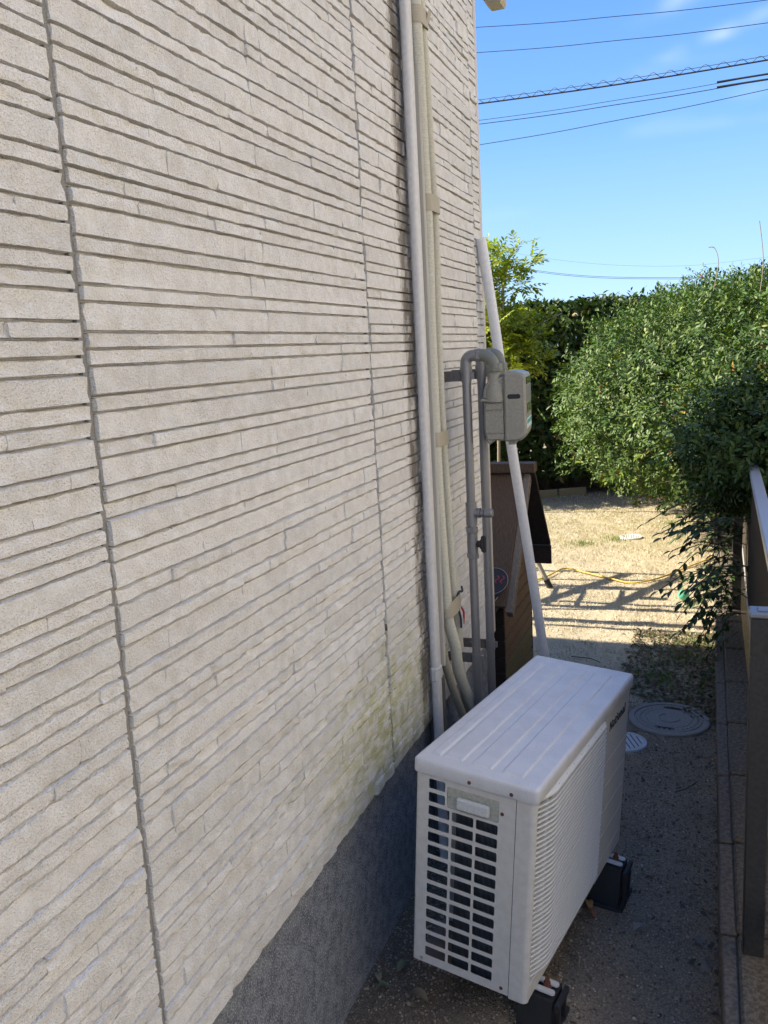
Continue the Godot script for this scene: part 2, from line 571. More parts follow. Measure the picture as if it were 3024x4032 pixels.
# ---------------------------------------------------------------- house
func stone(st: SurfaceTool, y0: float, y1: float, z0: float, z1: float, base: float, sd: float) -> void:
	# a split-face strip on the wall plane x = 0: uneven face, wavy edges, straight ends
	var nu := maxi(2, int((z1 - z0) / .012))
	var bk := -.010
	var p := []
	for j in 8:
		var row := []
		for i in nu + 1:
			var z := lerpf(z0, z1, float(i) / nu)
			var w0 := noise.get_noise_2d(z * 24.0 + sd, sd * 3.0)
			var w1 := noise.get_noise_2d(z * 9.0 + sd, sd * 5.0)
			# a sloping ledge on top whose front edge wanders, a crisp lower edge
			var yt := y1 - clampf(.0036 + w0 * .0024 + w1 * .0008, .0014, .0062)
			var yb := y0 + .0003 + maxf(0.0, noise2.get_noise_2d(z * 20.0, sd)) * .0014
			var y: float = [y0, yb - .0003, yb, lerpf(yb, yt, .35), lerpf(yb, yt, .7), yt, y1 - .0012, y1][j]
			var x := bk
			if j == 1:
				x = bk + .0012
			elif j == 6:
				x = bk + .0020
			elif j > 1 and j < 6:
				var w2 := noise.get_noise_3d(z * 40.0, y * 62.0, sd)
				var w3 := noise2.get_noise_3d(z * 95.0, y * 130.0, sd)
				var chip := maxf(0.0, noise.get_noise_2d(z * 17.0 + sd * 9.0, y * 26.0) - .16)
				x = base + w0 * .0017 + w1 * .0015 + w2 * .0027 + w3 * .0014 - chip * .011
			row.append(Vector3(maxf(x, bk), y, z))
		p.append(row)
	for j in 7:
		st.set_smooth_group([-1, 3, 1, 1, 1, 4, -1][j])
		for i in nu:
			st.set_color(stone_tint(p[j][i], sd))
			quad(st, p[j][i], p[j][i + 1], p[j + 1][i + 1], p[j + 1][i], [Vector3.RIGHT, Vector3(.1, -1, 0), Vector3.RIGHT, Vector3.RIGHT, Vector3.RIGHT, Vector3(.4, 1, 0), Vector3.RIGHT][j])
	st.set_smooth_group(-1)
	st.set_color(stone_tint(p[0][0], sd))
	for j in range(2, 5):
		for e in [0, nu]:
			var a: Vector3 = p[j][e]
			var b: Vector3 = p[j + 1][e]
			quad(st, a, b, Vector3(bk, b.y, b.z), Vector3(bk, a.y, a.z), Vector3(0, 0, -1 if e == 0 else 1))

func stone_tint(p: Vector3, sd: float) -> Color:
	var k := 1.0 + .075 * sin(sd * 12.9)
	var c := Color(k, k, k)
	# green and brown algae low on the wall above the outdoor unit
	var gz := (p.z + 1.98 + noise2.get_noise_2d(p.z * 6.0, p.y * 9.0) * .16) / .36
	var gy := (p.y - .60 + noise2.get_noise_2d(p.z * 8.0 + 5.0, p.y * 8.0) * .10) / .20
	var g := exp(-gz * gz - gy * gy) * clampf(.75 + 1.6 * noise2.get_noise_2d(p.z * 15.0, p.y * 30.0), 0.0, 1.4)
	c = c * Color(1, 1, 1).lerp(Color(.70, .72, .46), clampf(g, 0, 1))
	# grime and painted-in shade, one dark line along the drain pipe
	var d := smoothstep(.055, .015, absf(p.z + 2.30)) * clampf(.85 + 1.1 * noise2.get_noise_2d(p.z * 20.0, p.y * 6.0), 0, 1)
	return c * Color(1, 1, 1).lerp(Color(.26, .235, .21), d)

func bay_rows(r: RandomNumberGenerator) -> Array:
	# courses from the bottom of the siding up: short ones of 23 mm, tall ones of 40 mm
	var out := []
	var y := W_BASE + .034
	out.append([W_BASE, y])
	var since := r.randi_range(0, 2)
	while y < 3.02:
		var tall := since >= 1 and (since >= 3 or r.randf() < .55)
		since = 0 if tall else since + 1
		var h := .0402 if tall else .0234
		out.append([y, y + h])
		y += h
	return out

func build_house() -> void:
	var house := thing("house", "pale split-stone clad house wall with dark concrete footing along the side yard", "house", Vector3(0, 0, 0))
	var st := ST()
	# body with its gables, pulled along x
	var prof := PackedVector2Array([Vector2(3.0, W_BASE + .002), Vector2(3.0, 3.6), Vector2(-.1, 4.75), Vector2(-3.18, 3.35), Vector2(-3.18, W_BASE + .002)])
	# prism's x is world z, its z is world -x
	prism(st, prof, .009, 7.0, Transform3D(Basis(Vector3(0, 0, 1), Vector3.UP, Vector3(-1, 0, 0)), Vector3.ZERO))
	st.set_color(Color(.8, .78, .74))
	obj("wall", st, M.siding, house)
	st = ST()
	box(st, Vector3(-7, -.4, -3.172), Vector3(-.014, W_BASE - .004, 3.0))
	obj("foundation", st, M.foundation, house)
	for zz in [-1.482, -2.53]:
		st = ST()
		box(st, Vector3(-.02, -.1, zz - .0015), Vector3(-.0133, W_BASE - .006, zz + .0015))
		obj("foundation_joint", st, M.foundation, house)
	# stones
	var joints := [.09, -.952, -1.998, -3.068, -3.166]
	var r := RandomNumberGenerator.new()
	r.seed = 31
	var stones := []
	var cam := Vector3(.794, 1.59, 0)
	for b in joints.size() - 1:
		var zn: float = joints[b] - (.0066 if b in [1, 2] else .002)
		var zf: float = joints[b + 1] + (.0066 if b in [0, 1] else .002)
		var half: float = (joints[b] + joints[b + 1]) * .5
		for row in bay_rows(r):
			var z := zn
			# about half the courses break on the line halfway along the panel
			var stop: float = half if b < 3 and r.randf() < .82 else zf
			while z > zf + .001:
				var l := r.randf_range(.05, .26) if r.randf() < .72 else r.randf_range(.3, .55)
				var e := z - l
				if e < stop + .045:
					e = stop
					stop = zf
				if e < zf + .045:
					e = zf
				var mid := Vector3(0, (row[0] + row[1]) * .5, (z + e) * .5)
				var dd := mid - cam
				var seen := dd.dot(Vector3(-.3566, -.1827, -.9162))
				var side := absf(dd.dot(Vector3(.934, -.0553, -.3526))) / maxf(seen, .01)
				var size: float = (row[1] - row[0]) * (z - e) / maxf(seen * seen, .05) if seen > .3 and side < .5 else 0.0
				if e < -.35:
					stones.append([size, row[0] + .0007, row[1] - .0007, e + .0002, z - .0002, r.randf_range(.0030, .0056) if r.randf() < .6 else r.randf_range(.0010, .0078), r.randf_range(1, 60)])
				z = e
	stones.sort_custom(func(a, b): return a[0] > b[0])
	var rest := ST()
	for i in stones.size():
		var s: Array = stones[i]
		if i < 298:
			st = ST()
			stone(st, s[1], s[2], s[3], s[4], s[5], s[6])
			obj("siding_stone", st, M.siding, house)
		else:
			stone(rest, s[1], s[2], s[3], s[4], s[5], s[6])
	obj("siding_stones", rest, M.siding, house).set_meta("kind", "stuff")
	# sealant in the two panel joints, the corner bead and the steel drip below the siding
	for zz in [-.952, -1.998]:
		st = ST()
		box(st, Vector3(-.0088, W_BASE, zz - .0062), Vector3(-.0015, 3.03, zz + .0062), .001)
		st.set_color(Color(.9, .9, .9))
		box(st, Vector3(-.0025, W_BASE, zz + .0040), Vector3(-.0006, 3.03, zz + .0066), .0005)
		obj("joint_sealant", st, M.sealant, house)
	st = ST()
	box(st, Vector3(-.03, W_BASE, -3.197), Vector3(.0035, 3.3, -3.168), .003)
	obj("corner_trim", st, M.trim, house)
	# roof: two slopes with an overhang past the far wall
	st = ST()
	var roof := PackedVector2Array([Vector2(3.9, 3.30), Vector2(3.9, 3.38), Vector2(-.1, 5.05), Vector2(-3.97, 3.30), Vector2(-3.97, 3.20), Vector2(-.1, 4.93)])
	prism(st, roof, -.10, 7.2, Transform3D(Basis(Vector3(0, 0, 1), Vector3.UP, Vector3(-1, 0, 0)), Vector3.ZERO))
	obj("roof", st, M.roof, house)
	st = ST()
	prism(st, PackedVector2Array([Vector2(-.05, 0), Vector2(.05, 0), Vector2(.055, .09), Vector2(-.055, .09)]), -.11, 7.2, Transform3D(Basis(Vector3(0, 0, 1), Vector3.UP, Vector3(-1, 0, 0)), Vector3(0, 3.17, -3.99)))
	obj("gutter", st, M.soffit, house)
	st = ST()
	prism(st, PackedVector2Array([Vector2(-.145, 3.075), Vector2(-.128, 3.056), Vector2(-.072, 3.056), Vector2(-.062, 3.07), Vector2(-.062, 3.172), Vector2(-.145, 3.172)]), -4.03, -3.94)
	obj("gutter_outlet", st, M.soffit, house)

# unseen house next door, added so its sunlit wall lights the shaded yard
func build_added_neighbour() -> void:
	var h := thing("added_neighbour_house", "unseen rendered house added beyond the fence, its sunlit wall bouncing light into the side yard", "house", Vector3(4.3, 0, -2))
	var st := ST()
	box(st, Vector3(0, .4, -7.5), Vector3(7, 5.6, 6.5), .02)
	obj("wall", st, M.render_wall, h)
	st = ST()
	box(st, Vector3(.02, -.3, -7.46), Vector3(6.9, .398, 6.46))
	obj("foundation", st, M.concrete_pale, h)
	st = ST()
	prism(st, PackedVector2Array([Vector2(-.5, 5.55), Vector2(7.5, 5.55), Vector2(7.5, 5.7), Vector2(3.5, 7.4), Vector2(-.5, 5.7)]), -8.0, 7.0)
	obj("roof", st, M.roof, h)
	for q in [[-5.6, 1.2], [-1.6, 1.2], [2.6, 1.2], [-5.6, 3.8], [-1.6, 3.8], [2.6, 3.8]]:
		st = ST()
		box(st, Vector3(-.04, q[1], q[0]), Vector3(-.004, q[1] + .06, q[0] + 1.2), .004)
		box(st, Vector3(-.04, q[1] + .94, q[0]), Vector3(-.004, q[1] + 1.0, q[0] + 1.2), .004)
		box(st, Vector3(-.04, q[1] + .061, q[0]), Vector3(-.004, q[1] + .939, q[0] + .05), .004)
		box(st, Vector3(-.04, q[1] + .061, q[0] + 1.15), Vector3(-.004, q[1] + .939, q[0] + 1.2), .004)
		box(st, Vector3(-.038, q[1] + .061, q[0] + .575), Vector3(-.004, q[1] + .939, q[0] + .625), .004)
		var w := obj("window", st, M.alu, h)
		st = ST()
		box(st, Vector3(-.016, q[1] + .062, q[0] + .052), Vector3(-.008, q[1] + .938, q[0] + .573))
		box(st, Vector3(-.016, q[1] + .062, q[0] + .627), Vector3(-.008, q[1] + .938, q[0] + 1.148))
		obj("pane", st, M.screen, w)

# ---------------------------------------------------------------- block wall and fence on the boundary
func fx(z: float) -> float:
	return .0128 * (-z - 2.0)

func build_block_wall() -> void:
	var w := thing("block_wall", "low weathered concrete block wall along the right edge of the yard", "wall", Vector3(.843, 0, 0))
	var z := -.75
	var k := 0
	while z > -8.6:
		var st := ST()
		var l := .395
		var j := rng.randf_range(-.002, .002)
		# body of the block: a strip of darker, lower mortar edge towards the yard, then the worn top
		box(st, Vector3(-.004 + j, -.15, z - l), Vector3(.031, .186, z - .006), .004)
		obj("block_edge", st, M.concrete_dark, w)
		st = ST()
		box(st, Vector3(.0315, -.15, z - l + .002), Vector3(.118 + j, .196 + j, z - .008), .006)
		obj("block", st, M.concrete, w)
		z -= .4
		k += 1

func build_fence() -> void:
	var f := thing("fence", "brown metal boundary fence with square posts, ribbed panels and pale top rail", "fence", Vector3(0, .19, -1.9))
	var org := Vector3(0, -.19, 1.9)
	var posts := [-1.87, -4.55, -6.6, -8.6]
	for z in posts:
		var st := ST()
		var x := .885 + fx(z)
		box(st, Vector3(x, .19, z - .05), Vector3(x + .045, 1.0, z), .003, Transform3D(Basis.IDENTITY, org))
		var p := obj("post", st, M.fence, f)
		st = ST()
		box(st, Vector3(x - .003, 1.0, z - .053), Vector3(x + .048, 1.012, z + .003), .003, Transform3D(Basis.IDENTITY, org))
		box(st, Vector3(x + .014, 1.012, z - .04), Vector3(x + .036, 1.015, z - .01), .001, Transform3D(Basis.IDENTITY, org))
		obj("post_cap", st, M.galv, p)
	var zs := [-1.95, -4.2, -6.4, -8.6]
	for i in 3:
		var st := ST()
		var z: float = zs[i]
		# ribbed sheet: ribs of 20 mm
		while z > zs[i + 1] + .02:
			var x := .952 + fx(z)
			var x2 := .952 + fx(z - .02)
			var a := Vector3(x, 0, z)
			quad(st, a + Vector3(0, .34, 0) + org, a + Vector3(0, .985, 0) + org, Vector3(x + .004, .985, z - .004) + org, Vector3(x + .004, .34, z - .004) + org, Vector3.LEFT)
			quad(st, Vector3(x + .004, .34, z - .004) + org, Vector3(x + .004, .985, z - .004) + org, Vector3(x2 + .004, .985, z - .018) + org, Vector3(x2 + .004, .34, z - .018) + org, Vector3.LEFT)
			quad(st, Vector3(x2 + .004, .34, z - .018) + org, Vector3(x2 + .004, .985, z - .018) + org, Vector3(x2, .985, z - .02) + org, Vector3(x2, .34, z - .02) + org, Vector3.LEFT)
			z -= .02
		obj("ribbed_panel", st, M.fence_panel, f)
		for yy in [.33, .985]:
			st = ST()
			var z0: float = zs[i] + (.9 if i == 0 else 0.0)
			var z1: float = zs[i + 1] + .004
			var d := (Vector3(fx(z1) - fx(z0), 0, z1 - z0))
			var b := Basis(Vector3(-d.z, 0, d.x).normalized(), Vector3.UP, -d.normalized())
			var xf := Transform3D(b, Vector3(.962 + fx(z0), yy, z0) + org)
			if yy > .9:
				xf.origin.x -= 0.004
				box(st, Vector3(-.020, 0, -d.length()), Vector3(.020, .03, -.9 if i == 0 else 0.0), .003, xf)
			else:
				box(st, Vector3(-.012, -.03, -d.length()), Vector3(.020, .004, 0), .003, xf)
			obj("top_rail" if yy > .9 else "bottom_rail", st, M.alu, f)

# ---------------------------------------------------------------- hedges, shrubs
# leaves spread through the outer layer of a set of lobes [centre, radii]
func lobes_foliage(parent: Node, lobes: Array, count: int, l0: float, l1: float, base: Color, m: Material, depth := .30, warm := .03, rough := .14) -> void:
	var weights := []
	var total := 0.0
	for b in lobes:
		var w: float = pow(b[1].x * b[1].y * b[1].z, .667)
		total += w
		weights.append(total)
	var xfs := []
	var cols := []
	var tries := 0
	while xfs.size() < count and tries < count * 4:
		tries += 1
		var pick := rng.randf() * total
		var bi := 0
		while weights[bi] < pick:
			bi += 1
		var c: Vector3 = lobes[bi][0]
		var r: Vector3 = lobes[bi][1]
		var d := rand_unit()
		var bump := 1.0 + rough * noise.get_noise_3d(d.x * 2.3 + c.x * 3, d.y * 2.3 + c.y, d.z * 2.3 + c.z) + rough * .7 * noise2.get_noise_3d(d.x * 6 + c.z, d.y * 6, d.z * 6 + c.x)
		var k := bump - depth * pow(rng.randf(), 1.7)
		if rng.randf() < .03:
			k += rng.randf_range(.02, .09)
		var p := c + d * r * k
		if p.y < .05:
			continue
		var inside := false
		for o in lobes.size():
			if o != bi and ((p - lobes[o][0]) / lobes[o][1]).length() < .72:
				inside = true
				break
		if inside:
			continue
		var out := (d / r).normalized()
		# a spray of leaves along a short twig
		var tw := (out * .75 + rand_unit() * .75 + Vector3(0, .12, 0)).normalized()
		var up := (out * .7 + Vector3(0, .6, 0) + rand_unit() * .4).normalized()
		var sd := tw.cross(up).normalized()
		var own := tint(base, .22)
		var warm_one := rng.randf() < warm * 1.5
		var young := rng.randf() < .15
		var nl := rng.randi_range(4, 8)
		var sz := rng.randf_range(l0, l1)
		for g in nl:
			var at := p + tw * (float(g) - nl * .7) * sz * .42
			var s := 1.0 if g % 2 == 0 else -1.0
			var dir := (tw * .75 + sd * s * .8 + rand_unit() * .35) if g < nl - 1 else tw
			var col := tint(own, .18)
			if young and g > nl - 4:
				col = tint(Color(base.r * 2.0, base.g * 1.6, base.b * 1.2), .2)
			if warm_one and g > nl - 3:
				col = tint(Color(.26, .17, .025), .3) if rng.randf() < .75 else tint(Color(.22, .08, .02), .3)
			xfs.append(leaf_xf(at, dir, up + rand_unit() * .35, sz * rng.randf_range(.8, 1.15), rng.randf_range(.85, 1.2)))
			cols.append(col)
	# the twiggy dark heart of the shrub
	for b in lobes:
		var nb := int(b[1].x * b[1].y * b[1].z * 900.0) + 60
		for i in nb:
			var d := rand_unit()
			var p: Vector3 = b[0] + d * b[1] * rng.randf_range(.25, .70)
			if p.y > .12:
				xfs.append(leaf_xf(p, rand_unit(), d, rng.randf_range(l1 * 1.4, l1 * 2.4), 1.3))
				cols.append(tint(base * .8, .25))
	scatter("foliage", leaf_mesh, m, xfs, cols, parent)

func stems(parent: Node, list: Array, m: Material) -> void:
	for s in list:
		var st := ST()
		tube(st, catmull(s[0], 4), s[1], 7)
		obj("stem", st, m, parent)

# a straggling shoot with leaves in pairs
func shoot(pts: Array, l0: float, l1: float, step: float, base: Color, xfs: Array, cols: Array) -> void:
	var c := catmull(pts, 6)
	var acc := 0.0
	for i in c.size() - 1:
		var d: Vector3 = c[i + 1] - c[i]
		acc += d.length()
		if acc > step:
			acc = 0.0
			for s in [-1.0, 1.0]:
				if rng.randf() < .88:
					var side: Vector3 = d.normalized().cross(Vector3.UP).normalized() * s
					var dir: Vector3 = (side + d.normalized() * .7 + rand_unit() * .35 + Vector3(0, -.15, 0)).normalized()
					xfs.append(leaf_xf(c[i], dir, Vector3(0, 1, 0) + rand_unit() * .5, rng.randf_range(l0, l1), 1.0))
					cols.append(tint(base, .25))
	xfs.append(leaf_xf(c[-1], c[-1] - c[-2], Vector3.UP + rand_unit() * .4, l1, 1.0))
	cols.append(tint(base, .2))

func build_hedges() -> void:
	# the clipped hedge across the back
	var h := thing("hedge", "dark clipped hedge across the far end of the lawn, bare stems at its foot", "hedge", Vector3(-1, 0, -9.5))
	var xfs := []
	var cols := []
	for i in 95000:
		var q := rng.randf()
		var p := Vector3(rng.randf_range(-4.2, 3.0), rng.randf_range(.22, 2.0), 0)
		var n := noise.get_noise_2d(p.x * 1.6, p.y * 1.9) * .16 + noise2.get_noise_2d(p.x * 5, p.y * 5) * .07
		var dep := pow(rng.randf(), 1.6) * .35
		var out := Vector3.BACK
		if q < .62:
			p.y = pow(rng.randf(), .9) * 1.80 + .20
			p.z = .42 + n - dep + (.06 if p.y > 1.6 else 0.0)
		elif q < .80:
			p.y = 2.0 + noise.get_noise_2d(p.x * 2.2, 3.0) * .05 - dep * .3 + (rng.randf() * .06 if rng.randf() < .1 else 0.0)
			p.z = rng.randf_range(-.45, .5)
			out = Vector3.UP
		else:
			p.z = rng.randf_range(-.45, .15)
			p.y = pow(rng.randf(), 1.4) * 1.8 + .14
			out = rand_unit()
		if p.y < .6 and rng.randf() < .25:
			continue
		var dir := (out * .3 + rand_unit() * .8 + Vector3(0, -.5, 0)).normalized()
		xfs.append(leaf_xf(p + Vector3(0, 0, 0), dir, out + rand_unit() * .5, rng.randf_range(.055, .10), rng.randf_range(.9, 1.2)))
		cols.append(tint(Color(.042, .075, .018), .3) if rng.randf() > .04 else tint(Color(.16, .12, .04), .3))
	scatter("foliage", leaf_mesh, M.leaf, xfs, cols, h)
	var list := []
	for i in 13:
		var x := -2.2 + i * .37 + rng.randf_range(-.1, .1)
		list.append([[Vector3(x, -.03, rng.randf_range(-.1, .25)), Vector3(x + rng.randf_range(-.06, .06), .4, .1), Vector3(x + rng.randf_range(-.1, .1), .9, .05)], rng.randf_range(.014, .026)])
	stems(h, list, M.bark)
	# the full shrub that bulges out on the right, lit from the left
	var b := thing("shrub", "big rounded glossy green shrub bulging over the lawn on the right, its left side sunlit", "shrub", Vector3(.75, 0, -6.8))
	lobes_foliage(b, [
		[Vector3(.05, 1.17, .2), Vector3(1.04, .74, 1.45)],
		[Vector3(.25, 1.45, -.7), Vector3(1.0, .60, 1.3)],
		[Vector3(-.15, .95, -.5), Vector3(.85, .58, 1.0)],
		[Vector3(.75, 1.52, .3), Vector3(.95, .52, 1.2)],
		[Vector3(.45, 1.0, .9), Vector3(.62, .62, .75)],
		[Vector3(.55, 1.12, 1.35), Vector3(.70, .55, .85)]], 150000, .023, .045, HEDGE_G, M.leaf, .30, .010, .26)
	stems(b, [
		[[Vector3(.18, -.03, -.6), Vector3(.15, .4, -.5), Vector3(-.05, .9, -.3)], .03],
		[[Vector3(.25, -.03, -.45), Vector3(.3, .45, -.3), Vector3(.35, 1.1, 0)], .03],
		[[Vector3(.3, -.03, .5), Vector3(.32, .4, .4), Vector3(.2, 1.0, .3)], .026]], M.bark)
	var sh := []
	for e in [[Vector3(.06, 1.85, 1.3), Vector3(.085, 2.0, 1.32), Vector3(.065, 2.09, 1.3), Vector3(0.03, 2.1, 1.3)], [Vector3(.31, 1.8, 1.3), Vector3(.325, 2.0, 1.3), Vector3(.30, 2.22, 1.3)]]:
		sh.append([e, .0024])
	stems(b, sh, M.bark_pale)
	# the nearer part along the fence, in the shade of the house, hanging through the rails
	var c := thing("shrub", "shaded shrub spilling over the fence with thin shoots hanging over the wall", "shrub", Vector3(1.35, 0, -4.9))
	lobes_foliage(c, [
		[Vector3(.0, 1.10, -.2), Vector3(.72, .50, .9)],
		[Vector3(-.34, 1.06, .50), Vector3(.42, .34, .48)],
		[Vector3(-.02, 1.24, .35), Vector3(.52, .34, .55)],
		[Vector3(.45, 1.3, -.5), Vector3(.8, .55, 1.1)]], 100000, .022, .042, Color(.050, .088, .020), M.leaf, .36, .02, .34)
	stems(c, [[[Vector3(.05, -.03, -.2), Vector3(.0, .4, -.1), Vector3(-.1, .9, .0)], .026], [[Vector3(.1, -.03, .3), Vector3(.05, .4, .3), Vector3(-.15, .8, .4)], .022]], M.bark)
	xfs = []
	cols = []
	list = []
	for i in 92:
		var z := rng.randf_range(.10, 1.15)
		var s := Vector3(rng.randf_range(-.50, -.38), lerpf(.20, .88, pow(rng.randf(), .8)), z)
		var out := rng.randf_range(.06, .34) * (1.0 if s.y > .45 else .7)
		var e := s + Vector3(-out, rng.randf_range(-.16, .03), rng.randf_range(-.12, .16))
		e.y = maxf(e.y, .10)
		var p := [s, s.lerp(e, .5) + Vector3(-.01, .035, 0), e]
		shoot(p, .034, .058, .034, Color(.040, .072, .018), xfs, cols)
		list.append([p, .0022])
	stems(c, list, M.bark)
	scatter("hanging_leaves", leaf_mesh, M.leaf, xfs, cols, c)
	# foliage on the neighbouring side of the fence
	var d := thing("shrub", "low dark shrub behind the fence rail at the right edge", "shrub", Vector3(1.42, 0, -3.6))
	lobes_foliage(d, [[Vector3(.0, .55, .0), Vector3(.36, .36, 1.0)], [Vector3(.1, .42, 1.0), Vector3(.3, .34, .7)]], 12000, .04, .06, Color(.045, .075, .02), M.leaf, .35, .03)
	stems(d, [[[Vector3(.0, -.03, 0), Vector3(.0, .3, 0), Vector3(.0, .55, 0)], .02]], M.bark)
	# young feathery tree at the back left, the sun behind it
	var t := thing("small_tree", "young yellow-green tree with feathery leaves above the hedge beside the house corner", "tree", Vector3(-1.12, 0, -8.05))
	xfs = []
	cols = []
	var br := []
	var trunk := [Vector3(0, -.03, 0), Vector3(.02, .7, .02), Vector3(.05, 1.3, 0), Vector3(.08, 1.8, 0), Vector3(.1, 2.2, 0)]
	br.append([trunk, .016])
	for i in 96:
		var y := rng.randf_range(1.30, 2.36)
		var a := rng.randf_range(0, TAU)
		var reach := rng.randf_range(.18, .64) * (1.0 if y < 2.1 else .8)
		if y < 1.35:
			reach *= .85
		var s := Vector3(.06, y - .12, 0)
		var e := Vector3(cos(a) * reach + .03, y + rng.randf_range(-.02, .26), sin(a) * reach * .8)
		var mid := s.lerp(e, .55) + Vector3(0, .05, 0)
		if i % 4 == 0:
			br.append([[s, mid, e], .0045])
		var leaves := rng.randi_range(9, 14)
		for k in leaves:
			# a feathered leaf: a stalk with paired leaflets
			var f := rng.randf_range(.35, 1.05)
			var p: Vector3 = s.lerp(mid, f * 2) if f < .5 else mid.lerp(e, f * 2 - 1)
			var dd := ((e - s).normalized() * .5 + rand_unit() + Vector3(0, .12, 0)).normalized()
			var l := rng.randf_range(.10, .17)
			var up := (Vector3.UP + rand_unit() * .5).normalized()
			var sd := dd.cross(up).normalized()
			for g in 4:
				for q in [-1.0, 1.0]:
					var at := p + dd * l * (.25 + g * .23)
					xfs.append(leaf_xf(at, sd * q + dd * .75 + rand_unit() * .15, up, rng.randf_range(.040, .062), 1.25))
					cols.append(tint(Color(.30, .35, .05), .25))
			xfs.append(leaf_xf(p + dd * l * 1.05, dd, up, .05, 1.1))
			cols.append(tint(Color(.30, .35, .05), .25))
	stems(t, br, M.bark_pale)
	scatter("foliage", leaf_mesh, M.leaf_soft, xfs, cols, t)
	# low hedge to its left, out of the sun
	var l := thing("shrub", "dense dark shrub under the feathery tree, shading the back of the lawn", "shrub", Vector3(-1.85, 0, -8.7))
	lobes_foliage(l, [[Vector3(0, .85, 0), Vector3(.75, .85, .62)], [Vector3(.0, .8, -.5), Vector3(.7, .8, .6)]], 12000, .05, .08, Color(.045, .08, .02), M.leaf, .32, .03)
	stems(l, [[[Vector3(0, -.03, 0), Vector3(.0, .4, 0), Vector3(.0, .9, 0)], .03]], M.bark)
	# sprouts at the foot of the hedge
	var gi := 0
	for p in [[Vector3(.16, 0, -8.45), .13, 9, "single light green sprout on bare soil below the sunlit shrub"], [Vector3(.44, 0, -8.35), .30, 26, "leafy bright green seedling clump at the foot of the shrub"], [Vector3(.60, 0, -8.1), .24, 20, "smaller leafy seedling beside the bright clump near the wall"]]:
		var sp := thing("seedling", p[3], "plant", p[0], "")
		xfs = []
		cols = []
		list = []
		for k in p[2]:
			var a := rng.randf_range(0, TAU)
			var e := Vector3(cos(a) * p[1] * .5, p[1] * rng.randf_range(.4, 1.0), sin(a) * p[1] * .5)
			if k % 3 == 0:
				list.append([[Vector3(0, -.02, 0), e * .5 + Vector3(0, .02, 0), e], .003])
			xfs.append(leaf_xf(e, e + rand_unit() * .1, Vector3.UP + rand_unit() * .4, rng.randf_range(.06, .10), 1.1))
			cols.append(tint(Color(.14, .21, .04), .2))
		stems(sp, list, M.bark_pale)
		scatter("foliage", leaf_mesh, M.leaf_soft, xfs, cols, sp)
		gi += 1

